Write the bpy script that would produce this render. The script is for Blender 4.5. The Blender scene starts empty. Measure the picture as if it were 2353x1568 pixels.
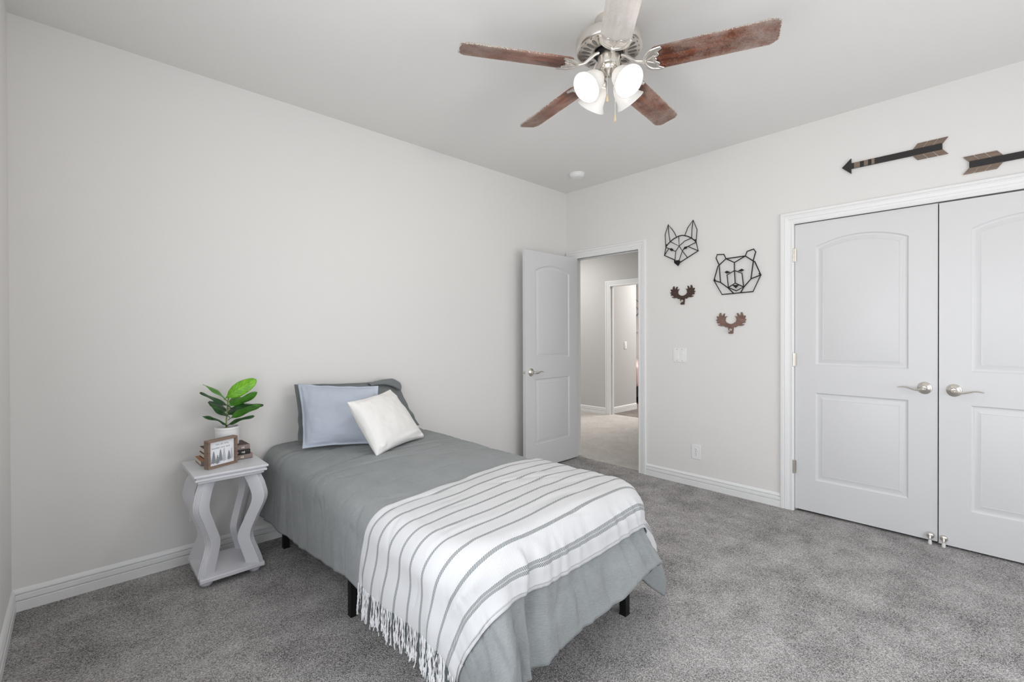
import bpy, bmesh, math, random
import numpy as np
from mathutils import Vector, Matrix

PI = math.pi
SC = bpy.context.scene
COL = SC.collection

# ------------------------------------------------------------------ camera
def make_camera():
    y, p, r = 0.8116, -0.0054, -0.0032
    f = Vector((math.cos(y)*math.cos(p), math.sin(y)*math.cos(p), math.sin(p)))
    rt = Vector((math.sin(y), -math.cos(y), 0.0))
    up = rt.cross(f)
    R = rt*math.cos(r) + up*math.sin(r)
    U = up*math.cos(r) - rt*math.sin(r)
    cd = bpy.data.cameras.new('camera')
    cd.sensor_width = 36.0
    cd.sensor_fit = 'HORIZONTAL'
    cd.lens = 1054.18/2353.0*36.0
    cd.shift_y = -(784.0-775.03)/2353.0
    cd.clip_start = 0.02
    o = bpy.data.objects.new('camera', cd)
    COL.objects.link(o)
    m = Matrix((R, U, -f)).transposed().to_4x4()
    m.translation = Vector((-3.7244, -3.0981, 1.2659))
    o.matrix_world = m
    SC.camera = o
make_camera()

# ------------------------------------------------------------------ world, daylight, exposure
w = bpy.data.worlds.new('sky'); SC.world = w; w.use_nodes = True
nt = w.node_tree
bg = nt.nodes['Background']
sky = nt.nodes.new('ShaderNodeTexSky')
sky.sky_type = 'PREETHAM' if 'PREETHAM' in [i.identifier for i in sky.bl_rna.properties['sky_type'].enum_items] else sky.sky_type
nt.links.new(sky.outputs[0], bg.inputs[0])
bg.inputs[1].default_value = 0.4

def area(name, loc, rot, sx, sy, power, col):
    d = bpy.data.lights.new(name, 'AREA'); d.shape = 'RECTANGLE'; d.size = sx; d.size_y = sy
    d.energy = power; d.color = col
    o = bpy.data.objects.new(name, d); COL.objects.link(o); o.location = loc; o.rotation_euler = rot
    return o
# daylight from the front window; side, landing and far room lights are added fill
area('front_window_daylight', (-1.85, -4.52, 1.22), (PI/2-.10, 0, .0), 2.2, 1.5, 35, (0.965, 0.98, 1.0))
area('side_fill_light', (-3.87, -2.50, 1.40), (PI/2+.12, 0, -PI/2), 1.7, 1.6, 35, (0.96, 0.98, 1.0))  # fill light at an added window, to even out the closet wall
area('landing_fill_light', (1.2, 1.9, 2.66), (0, 0, 0), 1.2, 1.2, 36, (1.0, 0.985, 0.975))  # unseen ceiling light added to brighten the landing
area('far_room_fill_light', (4.0, 0.3, 2.6), (0, 0, 0), 1.4, 1.2, 75, (1.0, 0.98, 0.95))  # unseen overhead light added to brighten the far room
VS = SC.view_settings
VS.view_transform = 'Standard'; VS.look = 'None'; VS.exposure = 0.10; VS.gamma = 1.0; VS.use_curve_mapping = False
SC.display_settings.display_device = 'sRGB'
BULB = 240.0

# ------------------------------------------------------------------ materials
def srgb(r, g, b):
    f = lambda c: (c/255.0)/12.92 if c <= 10 else (((c/255.0)+0.055)/1.055)**2.4
    return (f(r), f(g), f(b), 1.0)
class NT:
    """a small wrapper for building node materials"""
    def __init__(s, name):
        s.m = bpy.data.materials.new(name); s.m.use_nodes = True
        s.t = s.m.node_tree; s.b = s.t.nodes['Principled BSDF']; s.out = s.t.nodes['Material Output']
    def n(s, kind, **kw):
        nd = s.t.nodes.new('ShaderNode'+kind)
        for k, v in kw.items():
            if k.startswith('i_'):
                key = k[2:]
                nd.inputs[int(key) if key.isdigit() else key.replace('_', ' ')].default_value = v
            else: setattr(nd, k, v)
        return nd
    def l(s, a, b): s.t.links.new(a, b)
    def set(s, **kw):
        for k, v in kw.items(): s.b.inputs[k.replace('_', ' ')].default_value = v
        return s
    def coord(s, which='Object', scale=(1, 1, 1)):
        tc = s.n('TexCoord'); mp = s.n('Mapping'); mp.inputs['Scale'].default_value = scale
        s.l(tc.outputs[which], mp.inputs[0]); return mp.outputs[0]
    def math(s, op, a, b=None, c=None, clamp=False):
        nd = s.n('Math', operation=op); nd.use_clamp = clamp
        for i, v in enumerate((a, b, c)):
            if v is None: continue
            if isinstance(v, (int, float)): nd.inputs[i].default_value = v
            else: s.l(v, nd.inputs[i])
        return nd.outputs[0]
    def mix(s, fac, a, b, blend='MIX'):
        nd = s.n('Mix', data_type='RGBA', blend_type=blend)
        for i, v in ((0, fac), (6, a), (7, b)):
            if isinstance(v, (int, float, tuple)): nd.inputs[i].default_value = v
            else: s.l(v, nd.inputs[i])
        return nd.outputs[2]
    def ramp(s, fac, stops):
        nd = s.n('ValToRGB'); e = nd.color_ramp.elements
        while len(e) < len(stops): e.new(0.5)
        for el, (p, c) in zip(e, stops): el.position = p; el.color = c
        s.l(fac, nd.inputs[0]); return nd.outputs[0]
    def bump(s, h, strength=0.2, dist=0.01):
        nd = s.n('Bump'); nd.inputs['Strength'].default_value = strength; nd.inputs['Distance'].default_value = dist
        s.l(h, nd.inputs['Height']); s.l(nd.outputs[0], s.b.inputs['Normal']); return nd

def simple(name, col, rough=0.5, metal=0.0, noise=None, spec=0.5):
    q = NT(name); q.set(Base_Color=col, Roughness=rough, Metallic=metal, Specular_IOR_Level=spec)
    if noise:
        sc, st, di = noise
        nz = q.n('TexNoise', i_Scale=sc, i_Detail=3.0); q.l(q.coord(), nz.inputs[0]); q.bump(nz.outputs[0], st, di)
    return q.m

def paint_wall(name, col, sc=70.0, st=0.12):
    q = NT(name); q.set(Roughness=0.75, Specular_IOR_Level=0.2)
    cd = q.coord()
    n1 = q.n('TexNoise', i_Scale=sc, i_Detail=2.0); q.l(cd, n1.inputs[0])
    n2 = q.n('TexNoise', i_Scale=9.0, i_Detail=4.0); q.l(cd, n2.inputs[0])
    h = q.math('ADD', q.math('MULTIPLY', n1.outputs[0], 0.6), q.math('MULTIPLY', n2.outputs[0], 1.2))
    q.bump(h, st, 0.004)
    q.l(q.mix(q.math('MULTIPLY', n2.outputs[0], 0.05), col, (col[0]*.93, col[1]*.93, col[2]*.93, 1)), q.b.inputs['Base Color'])
    return q.m
M = {}
M['wall'] = paint_wall('wall_paint', srgb(230, 228, 225))
M['ceiling'] = paint_wall('ceiling_paint', srgb(236, 235, 232), 40.0, 0.2)
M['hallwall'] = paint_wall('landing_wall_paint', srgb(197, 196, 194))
M['trim'] = simple('white_trim_paint', srgb(236, 236, 235), 0.35, noise=(40, .02, .002))
M['door'] = simple('white_door_paint', srgb(217, 217, 217), 0.38, noise=(55, .03, .002))
M['plastic'] = simple('white_plastic', srgb(238, 238, 236), 0.35)
M['slot'] = simple('dark_slot', srgb(120, 118, 112), 0.6)
M['dark'] = simple('closet_dark', srgb(70, 68, 66), 0.9)

def carpet(name, dark, light, tint=1.0):
    q = NT(name); q.set(Roughness=0.97, Specular_IOR_Level=0.05)
    cd = q.coord()
    v = q.n('TexVoronoi', feature='F1', i_Scale=310.0); q.l(cd, v.inputs['Vector'])
    sep = q.n('SeparateColor'); q.l(v.outputs['Color'], sep.inputs[0])
    n1 = q.n('TexNoise', i_Scale=150.0, i_Detail=4.0, i_Roughness=0.75); q.l(cd, n1.inputs[0])
    n2 = q.n('TexNoise', i_Scale=5.5, i_Detail=4.0, i_Roughness=0.65); q.l(cd, n2.inputs[0])
    n3 = q.n('TexNoise', i_Scale=1.4, i_Detail=3.0); q.l(cd, n3.inputs[0])
    f = q.math('ADD', q.math('MULTIPLY', sep.outputs[0], 0.50), q.math('MULTIPLY', n1.outputs[0], 0.62))
    f = q.math('ADD', f, q.math('MULTIPLY', q.math('SUBTRACT', n2.outputs[0], 0.5), 0.52))
    f = q.math('ADD', f, q.math('MULTIPLY', q.math('SUBTRACT', n3.outputs[0], 0.5), 0.22))
    c = q.ramp(f, [(0.22, dark), (0.52, tuple((a+b)/2*.92 for a, b in zip(dark, light))[:3]+(1,)), (0.86, light)])
    q.l(c, q.b.inputs['Base Color'])
    h = q.math('ADD', q.math('MULTIPLY', v.outputs['Distance'], -1.2), q.math('MULTIPLY', n1.outputs[0], 1.4))
    q.bump(h, 0.9, 0.006)
    return q.m
M['carpet'] = carpet('grey_carpet', srgb(98, 94, 92), srgb(244, 240, 237))
M['hallcarpet'] = carpet('beige_carpet', srgb(212, 204, 196), srgb(250, 246, 240))
M['farcarpet'] = carpet('far_grey_carpet', srgb(110, 102, 96), srgb(190, 182, 176))

def metal(name, col, rough=0.3, brushed=True):
    q = NT(name); q.set(Base_Color=col, Roughness=rough, Metallic=1.0)
    if brushed:
        nz = q.n('TexNoise', i_Scale=60.0, i_Detail=2.0); q.l(q.coord(scale=(1, 1, 12)), nz.inputs[0])
        q.l(q.math('ADD', q.math('MULTIPLY', nz.outputs[0], 0.18), rough-0.08), q.b.inputs['Roughness'])
    return q.m
M['nickel'] = metal('brushed_nickel', srgb(222, 217, 209), 0.30)
M['nickel_bright'] = metal('polished_nickel', srgb(238, 234, 228), 0.34)
M['silver_slot'] = simple('motor_winding_grey', srgb(132, 130, 126), 0.5, 0.6)
M['black_metal'] = simple('black_metal', srgb(22, 21, 21), 0.45, 0.3)
M['black_frame'] = simple('black_bed_steel', srgb(14, 14, 15), 0.5, 0.2)
M['rubber'] = simple('white_rubber', srgb(226, 225, 220), 0.6)

def fabric(name, col, sc=(900, 260, 260), st=0.25, var=0.06, crease=0.0, rough=0.9):
    q = NT(name); q.set(Roughness=rough, Specular_IOR_Level=0.15)
    try: q.set(Sheen_Weight=0.15, Sheen_Roughness=0.5)
    except Exception: pass
    uv = q.coord('UV', sc)
    n1 = q.n('TexNoise', i_Scale=1.0, i_Detail=3.0, i_Roughness=0.6); q.l(uv, n1.inputs[0])
    n2 = q.n('TexNoise', i_Scale=7.0, i_Detail=4.0); q.l(q.coord('Object'), n2.inputs[0])
    dk = tuple(c*(1-var*3) for c in col[:3])+(1,); lt = tuple(min(1, c*(1+var*2)) for c in col[:3])+(1,)
    f = q.math('ADD', q.math('MULTIPLY', n1.outputs[0], 0.6), q.math('MULTIPLY', n2.outputs[0], 0.4))
    q.l(q.ramp(f, [(0.3, dk), (0.7, lt)]), q.b.inputs['Base Color'])
    h = n1.outputs[0]
    if crease:
        n3 = q.n('TexNoise', i_Scale=16.0, i_Detail=4.0, i_Distortion=0.6); q.l(q.coord('UV', (1, 1, 1)), n3.inputs[0])
        h = q.math('ADD', h, q.math('MULTIPLY', n3.outputs[0], crease))
    q.bump(h, st, 0.004)
    return q.m
M['comforter'] = fabric('grey_crepe_comforter', srgb(148, 152, 152), (60, 420, 1), 0.8, 0.06, 2.0)
M['sham'] = fabric('grey_sham_fabric', srgb(122, 126, 126), (420, 60, 1), 0.3, 0.05, 2.0)
M['blue'] = fabric('pale_blue_pillow_fabric', srgb(186, 194, 206), (300, 300, 1), 0.25, 0.03, 1.5)
M['whitefab'] = fabric('white_pillow_fabric', srgb(236, 234, 230), (260, 260, 1), 0.35, 0.025, 1.0)
M['mattress'] = fabric('mattress_ticking', srgb(210, 210, 208), (200, 200, 1), 0.2, 0.02)
M['pink'] = fabric('pink_bedspread', srgb(226, 196, 190), (200, 200, 1), 0.2, 0.04, 1.0)
M['nstand'] = simple('grey_painted_wood', srgb(218, 218, 222), 0.42, noise=(60, .03, .002))

def stripes():
    """white twill with dark woven stripes that run across the blanket; UV.y is metres from the head edge, UV.x metres across"""
    q = NT('striped_twill'); q.set(Roughness=0.92, Specular_IOR_Level=0.1)
    tc = q.n('TexCoord'); sp = q.n('SeparateXYZ'); q.l(tc.outputs['UV'], sp.inputs[0])
    x, y = sp.outputs[0], sp.outputs[1]
    tot = None
    for k, (pos, hw) in enumerate([(.045+.0795*i, .0062) for i in range(8)]+[(.694, .0122)]):
        d = q.math('LESS_THAN', q.math('ABSOLUTE', q.math('SUBTRACT', y, pos)), hw)
        tot = d if tot is None else q.math('ADD', tot, d)
    tw = q.math('SINE', q.math('MULTIPLY', q.math('ADD', x, q.math('MULTIPLY', y, 1.15)), 2*PI/.0068))
    tw01 = q.math('ADD', q.math('MULTIPLY', tw, 0.5), 0.5)
    gap = q.math('LESS_THAN', q.math('ABSOLUTE', q.math('SUBTRACT', y, .694)), .0016)
    hatch = q.math('MULTIPLY', tot, q.math('ADD', q.math('MULTIPLY', q.math('GREATER_THAN', tw01, 0.36), 0.86), 0.06))
    hatch = q.math('MULTIPLY', hatch, q.math('SUBTRACT', 1.0, q.math('MULTIPLY', gap, 0.5)))
    base = q.mix(q.math('MULTIPLY', tw01, 0.35), srgb(207, 207, 207), srgb(189, 189, 192))
    q.l(q.mix(hatch, base, srgb(84, 92, 92)), q.b.inputs['Base Color'])
    q.bump(tw01, 0.25, 0.0015)
    return q.m
M['blanket'] = stripes()
M['yarn'] = fabric('white_yarn', srgb(226, 226, 226), (300, 300, 1), 0.3, 0.03)
M['yarn_dark'] = fabric('dark_yarn', srgb(92, 99, 100), (300, 300, 1), 0.3, 0.05)

def wood(name, c1, c2, scale=(3, 40, 40), rough=0.4, dust=0.0):
    q = NT(name); q.set(Roughness=rough)
    cd = q.coord('Object', scale)
    n1 = q.n('TexNoise', i_Scale=1.0, i_Detail=5.0, i_Distortion=1.2); q.l(cd, n1.inputs[0])
    col = q.ramp(n1.outputs[0], [(0.25, c1), (0.5, tuple((a+b)/2 for a, b in zip(c1, c2))), (0.75, c2)])
    if dust:
        co = q.coord('Object')
        sp = q.n('SeparateXYZ'); q.l(co, sp.inputs[0])
        n2 = q.n('TexNoise', i_Scale=9.0, i_Detail=5.0, i_Roughness=0.65); q.l(co, n2.inputs[0])
        n3 = q.n('TexNoise', i_Scale=180.0, i_Detail=3.0); q.l(co, n3.inputs[0])
        edge = q.math('POWER', q.math('MULTIPLY', q.math('ABSOLUTE', sp.outputs[1]), 15.5, clamp=True), 5.0)
        far = q.math('MULTIPLY', q.math('SUBTRACT', sp.outputs[0], 0.30), 2.2, clamp=True)
        f = q.math('ADD', q.math('MULTIPLY', q.math('SUBTRACT', n2.outputs[0], 0.46), 2.2), q.math('MULTIPLY', far, 0.55))
        f = q.math('ADD', f, q.math('MULTIPLY', q.math('SUBTRACT', n3.outputs[0], 0.5), 1.1))
        f = q.math('MULTIPLY', q.math('ADD', f, q.math('MULTIPLY', edge, 0.35)), dust, clamp=True)
        col = q.mix(q.math('MULTIPLY', f, 0.72), col, srgb(176, 164, 154))
        q.l(q.math('ADD', q.math('MULTIPLY', f, 0.5), rough, clamp=True), q.b.inputs['Roughness'])
        q.bump(n3.outputs[0], 0.3, 0.002)
    q.l(col, q.b.inputs['Base Color'])
    return q.m
M['blade'] = wood('dusty_cherry_wood', srgb(46, 22, 17), srgb(136, 70, 38), (4, 45, 45), 0.38, 1.0)
M['blade_glare'] = wood('glare_pale_dusty_wood', srgb(206, 198, 190), srgb(224, 218, 212), (4, 45, 45), 0.5, 0.6)  # bulb glare on the near blade painted in as pale wood, some dust over
M['dust'] = simple('grey_dust_lint', srgb(196, 186, 176), 1.0, noise=(300, .8, .004))
M['framewood'] = wood('walnut_frame', srgb(112, 92, 78), srgb(150, 128, 112), (5, 5, 60), 0.55)
M['arrowwood'] = wood('weathered_wood', srgb(104, 88, 76), srgb(142, 124, 110), (20, 5, 90), 0.7)
M['darkwood'] = wood('dark_brown_wood', srgb(52, 36, 30), srgb(78, 56, 46), (15, 15, 60), 0.6)
M['midwood'] = wood('mid_brown_wood', srgb(100, 76, 66), srgb(140, 112, 100), (15, 15, 60), 0.6)
M['arrowblack'] = simple('black_stained_wood', srgb(34, 31, 30), 0.6, noise=(80, .2, .002))
M['print'] = simple('white_print', srgb(240, 241, 244), 0.6)
M['ink'] = simple('grey_ink', srgb(112, 116, 122), 0.8)
M['tree_dark'] = simple('printed_tree_dark', srgb(136, 141, 148), 0.8)
M['tree_light'] = simple('printed_tree_light', srgb(190, 194, 199), 0.8)
M['fob'] = simple('pale_wood_fob', srgb(214, 196, 164), 0.5)
M['pot'] = simple('white_ceramic', srgb(238, 238, 237), 0.3)
M['soil'] = simple('dark_soil', srgb(52, 44, 36), 1.0, noise=(120, .9, .01))
M['tan'] = simple('tan_cover', srgb(176, 122, 88), 0.7)
M['bookbrown'] = simple('grey_brown_cloth', srgb(138, 124, 118), 0.8, noise=(200, .2, .001))
M['pages'] = simple('cream_pages', srgb(226, 216, 200), 0.9, noise=(260, .3, .002))
M['gold'] = simple('pale_lettering', srgb(222, 214, 196), 0.6)

def leafmat(name, c1, c2):
    q = NT(name); q.set(Roughness=0.38, Specular_IOR_Level=0.5)
    tc = q.n('TexCoord'); sp = q.n('SeparateXYZ'); q.l(tc.outputs['UV'], sp.inputs[0])
    n1 = q.n('TexNoise', i_Scale=30.0, i_Detail=3.0); q.l(q.coord(), n1.inputs[0])
    col = q.ramp(n1.outputs[0], [(0.3, c1), (0.7, c2)])
    mid = q.math('LESS_THAN', q.math('ABSOLUTE', q.math('SUBTRACT', sp.outputs[0], 0.5)), 0.02)
    vein = q.math('SINE', q.math('MULTIPLY', q.math('SUBTRACT', sp.outputs[1], q.math('MULTIPLY', q.math('ABSOLUTE', q.math('SUBTRACT', sp.outputs[0], 0.5)), 0.5)), 50.0))
    vl = q.math('GREATER_THAN', vein, 0.965)
    q.l(q.mix(q.math('MULTIPLY', q.math('MAXIMUM', mid, vl), 0.35), col, tuple(min(1, a*1.9) for a in c2[:3])+(1,)), q.b.inputs['Base Color'])
    q.bump(vein, 0.15, 0.002)
    return q.m
M['leaf_lime'] = leafmat('lime_leaf', srgb(92, 158, 22), srgb(132, 196, 44))
M['leaf_mid'] = leafmat('green_leaf', srgb(58, 110, 30), srgb(86, 146, 48))
M['leaf_dark'] = leafmat('dark_green_leaf', srgb(20, 52, 26), srgb(40, 84, 36))
M['stem'] = simple('pale_green_stem', srgb(138, 150, 84), 0.5)

def glass_shade():
    q = NT('frosted_white_glass'); t = q.t
    q.set(Base_Color=(0.86, 0.85, 0.83, 1), Roughness=0.35)
    tr = q.n('BsdfTranslucent'); tr.inputs[0].default_value = (0.95, 0.93, 0.90, 1)
    mx = q.n('MixShader'); mx.inputs[0].default_value = 0.085
    q.l(q.b.outputs[0], mx.inputs[1]); q.l(tr.outputs[0], mx.inputs[2]); q.l(mx.outputs[0], q.out.inputs[0])
    return q.m
M['shade'] = glass_shade()
def emit(name, col, st):
    q = NT(name); e = q.n('Emission'); e.inputs[0].default_value = col; e.inputs[1].default_value = st
    q.l(e.outputs[0], q.out.inputs[0]); return q.m
M['bulb'] = emit('lit_bulb', (1.0, 0.955, 0.90, 1), BULB)

# ------------------------------------------------------------------ helpers
def tag(o, label=None, cat=None, group=None, kind=None):
    if label: o['label'] = label
    if cat: o['category'] = cat
    if group: o['group'] = group
    if kind: o['kind'] = kind
    return o
def thing(name, label, cat, loc=(0, 0, 0), group=None, kind=None):
    o = bpy.data.objects.new(name, None); COL.objects.link(o); o.location = loc
    o.empty_display_size = 0.05
    return tag(o, label, cat, group, kind)
class MB:
    """collects shapes and links them as ONE mesh object"""
    def __init__(s): s.v = []; s.f = []; s.mi = []; s.uv = {}
    def add(s, vs, fs, mi=0):
        b = len(s.v); s.v += [tuple(map(float, p)) for p in vs]
        s.f += [tuple(int(i)+b for i in f) for f in fs]; s.mi += [mi]*len(fs); return s
    def box(s, a, b, mi=0):
        (x0, y0, z0), (x1, y1, z1) = a, b
        x0, x1 = sorted((x0, x1)); y0, y1 = sorted((y0, y1)); z0, z1 = sorted((z0, z1))
        vs = [(x0, y0, z0), (x1, y0, z0), (x1, y1, z0), (x0, y1, z0), (x0, y0, z1), (x1, y0, z1), (x1, y1, z1), (x0, y1, z1)]
        return s.add(vs, [(0, 3, 2, 1), (4, 5, 6, 7), (0, 1, 5, 4), (1, 2, 6, 5), (2, 3, 7, 6), (3, 0, 4, 7)], mi)
    def prism(s, poly, origin, ax, ay, depth, mi=0):
        """poly in the plane (ax, ay), pulled by the vector depth"""
        o = Vector(origin); ax = Vector(ax); ay = Vector(ay); d = Vector(depth); n = len(poly)
        a = [o+ax*p[0]+ay*p[1] for p in poly]; vs = a+[p+d for p in a]
        flip = ax.cross(ay).dot(d) < 0
        ar = sum(poly[i][0]*poly[(i+1) % n][1]-poly[(i+1) % n][0]*poly[i][1] for i in range(n))
        if ar < 0: flip = not flip
        fs = [tuple(range(n))[::-1], tuple(range(n, 2*n))]+[(i, (i+1) % n, n+(i+1) % n, n+i) for i in range(n)]
        if flip: fs = [f[::-1] for f in fs]
        return s.add(vs, fs, mi)
    def tube(s, pts, r, n=10, cap=True, mi=0, closed=False, flat=None):
        """round bar along pts; r one radius or one per point; flat = (axis vector, factor) squeezes it"""
        P = [Vector(p) for p in pts]; k = len(P)
        rr = [r]*k if isinstance(r, (int, float)) else list(r)
        vs = []; up = None
        for i in range(k):
            if closed: t = P[(i+1) % k]-P[i-1]
            else: t = P[min(i+1, k-1)]-P[max(i-1, 0)]
            t = t.normalized() if t.length > 1e-9 else Vector((0, 0, 1))
            if up is None:
                up = Vector((0, 0, 1)) if abs(t.z) < 0.9 else Vector((1, 0, 0))
            a = (up-t*up.dot(t)); a = a.normalized() if a.length > 1e-6 else t.orthogonal().normalized()
            b = t.cross(a); up = a
            for j in range(n):
                an = 2*PI*j/n; q = a*math.cos(an)*rr[i]+b*math.sin(an)*rr[i]
                if flat: fx = Vector(flat[0]).normalized(); q -= fx*q.dot(fx)*(1-flat[1])
                vs.append(P[i]+q)
        fs = []
        for i in range(k if closed else k-1):
            i2 = (i+1) % k
            fs += [(i*n+j, i*n+(j+1) % n, i2*n+(j+1) % n, i2*n+j) for j in range(n)]
        if cap and not closed:
            fs += [tuple(range(n))[::-1], tuple(range((k-1)*n, k*n))]
        return s.add(vs, fs, mi)
    def lathe(s, prof, origin=(0, 0, 0), axis=(0, 0, 1), n=32, mi=0, sx=1.0, side=None):
        """prof: (radius, height along axis)"""
        o = Vector(origin); z = Vector(axis).normalized()
        x = Vector(side) if side else (Vector((1, 0, 0)) if abs(z.x) < 0.9 else Vector((0, 1, 0)))
        x = (x-z*x.dot(z)).normalized(); y = z.cross(x)
        vs = []
        for (r, h) in prof:
            for j in range(n):
                an = 2*PI*j/n; vs.append(o+z*h+x*(r*sx*math.cos(an))+y*(r*math.sin(an)))
        fs = []
        for i in range(len(prof)-1):
            fs += [(i*n+j, i*n+(j+1) % n, (i+1)*n+(j+1) % n, (i+1)*n+j) for j in range(n)]
        return s.add(vs, fs, mi)
    def ball(s, c, r, n=16, m=10, sc=(1, 1, 1), mi=0):
        vs = [(c[0], c[1], c[2]-r*sc[2])]
        for i in range(1, m):
            th = PI*i/m
            for j in range(n):
                ph = 2*PI*j/n
                vs.append((c[0]+r*sc[0]*math.sin(th)*math.cos(ph), c[1]+r*sc[1]*math.sin(th)*math.sin(ph), c[2]-r*sc[2]*math.cos(th)))
        vs.append((c[0], c[1], c[2]+r*sc[2])); fs = []
        for j in range(n): fs.append((0, 1+(j+1) % n, 1+j))
        for i in range(m-2):
            for j in range(n):
                a = 1+i*n; fs.append((a+j, a+(j+1) % n, a+n+(j+1) % n, a+n+j))
        e = len(vs)-1; a = 1+(m-2)*n
        for j in range(n): fs.append((e, a+j, a+(j+1) % n))
        return s.add(vs, fs, mi)
    def grid(s, G, mi=0, flip=False):
        """G: array (n, m, 3)"""
        n, m = G.shape[:2]
        fs = []
        for i in range(n-1):
            for j in range(m-1):
                f = (i*m+j, (i+1)*m+j, (i+1)*m+j+1, i*m+j+1); fs.append(f[::-1] if flip else f)
        return s.add(G.reshape(-1, 3), fs, mi)
    def obj(s, name, mats, parent=None, smooth=True, bevel=0.0, seg=2, angle=40, fix=False):
        me = bpy.data.meshes.new(name); me.from_pydata(s.v, [], s.f)
        for m in (mats if isinstance(mats, (list, tuple)) else [mats]): me.materials.append(M[m] if isinstance(m, str) else m)
        me.polygons.foreach_set('material_index', s.mi)
        if fix:
            bm = bmesh.new(); bm.from_mesh(me); bmesh.ops.remove_doubles(bm, verts=bm.verts, dist=1e-5)
            bmesh.ops.recalc_face_normals(bm, faces=bm.faces); bm.to_mesh(me); bm.free()
        o = bpy.data.objects.new(name, me); COL.objects.link(o)
        if parent is not None:
            o.parent = parent; o.matrix_parent_inverse = parent_matrix(parent).inverted()
        if smooth:
            me.polygons.foreach_set('use_smooth', [True]*len(me.polygons))
            try: me.set_sharp_from_angle(angle=math.radians(angle))
            except Exception: pass
        if bevel:
            b = o.modifiers.new('edge', 'BEVEL'); b.width = bevel; b.segments = seg; b.limit_method = 'ANGLE'; b.angle_limit = math.radians(35)
            b.harden_normals = False
        me.update()
        return o
def parent_matrix(p):
    m = Matrix.LocRotScale(p.location, p.rotation_euler, p.scale)
    if p.parent is not None: m = parent_matrix(p.parent) @ p.matrix_parent_inverse @ m
    return m
def set_uv(o, uv):
    me = o.data; l = me.uv_layers.new(name='UVMap')
    idx = np.empty(len(me.loops), np.int32); me.loops.foreach_get('vertex_index', idx)
    l.data.foreach_set('uv', np.asarray(uv, np.float32)[idx].reshape(-1))
def vnoise(x, y, seed=0):
    x = np.asarray(x, float); y = np.asarray(y, float)
    xi = np.floor(x).astype(int); yi = np.floor(y).astype(int); fx = x-xi; fy = y-yi
    fx = fx*fx*(3-2*fx); fy = fy*fy*(3-2*fy)
    def h(a, b):
        n = np.sin(a*127.1+b*311.7+seed*74.7)*43758.5453
        return (n-np.floor(n))*2-1
    return (h(xi, yi)*(1-fx)+h(xi+1, yi)*fx)*(1-fy)+(h(xi, yi+1)*(1-fx)+h(xi+1, yi+1)*fx)*fy
def spline(P, k=8):
    """Catmull-Rom through the points"""
    P = [Vector(p) for p in P]; out = []
    for i in range(len(P)-1):
        p0 = P[max(i-1, 0)]; p1 = P[i]; p2 = P[i+1]; p3 = P[min(i+2, len(P)-1)]
        for j in range(k):
            t = j/k
            out.append(0.5*((2*p1)+(p2-p0)*t+(2*p0-5*p1+4*p2-p3)*t*t+(3*p1-p0-3*p2+p3)*t**3))
    out.append(P[-1]); return out

# ------------------------------------------------------------------ the room
# room corner by the open door is the origin: wall_back is y = 0, wall_right is x = 0, the floor is z = 0
L, D, H = 3.947, 4.45, 2.74
DY0, DY1, DTOP = -0.098, -0.858, 2.045       # entry doorway
CY0, CY1, CTOP = -2.105, -3.632, 2.047       # closet doorway
def struct(mb, name, mat, label, cat, **kw):
    return tag(mb.obj(name, mat, **kw), label, cat, kind='structure')
T = 0.115
WX0, WX1, WZ0, WZ1 = -3.00, -0.70, 0.44, 2.25
fl = MB().box((-L-.3, -D-.3, -.08), (0.05, .3, 0))
struct(fl, 'floor', 'carpet', 'speckled grey bedroom carpet', 'floor', smooth=False)
struct(MB().box((0.05, -1.6, -.08), (2.44, 3.2, 0.0)), 'floor_landing', 'hallcarpet', 'beige carpet beyond the open bedroom door', 'floor', smooth=False)
struct(MB().box((2.44, -1.6, -.08), (7.4, 3.2, 0.0)), 'floor_far_room', 'farcarpet', 'grey carpet of the far room past the landing', 'floor', smooth=False)
struct(MB().box((-L-.3, -D-.3, H), (T, .3, H+.1)), 'ceiling', 'ceiling', 'white textured bedroom ceiling', 'ceiling', smooth=False)
struct(MB().box((T, -1.6, H), (7.4, 3.2, H+.1)), 'ceiling_landing', 'ceiling', 'white ceiling beyond the doorway', 'ceiling', smooth=False)
struct(MB().box((-L-.15, 0, 0), (T, .12, H)), 'wall_back', 'wall', 'pale wall behind the bed', 'wall', smooth=False)
SY0, SY1 = -3.40, -1.60  # opening for the added fill window
struct(MB().box((-L-.12, -D, 0), (-L, SY0, H)).box((-L-.12, SY1, 0), (-L, 0, H)).box((-L-.12, SY0, 0), (-L, SY1, WZ0)).box((-L-.12, SY0, WZ1), (-L, SY1, H)), 'wall_left', 'wall', 'pale wall at the left edge of the picture', 'wall', smooth=False)
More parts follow.
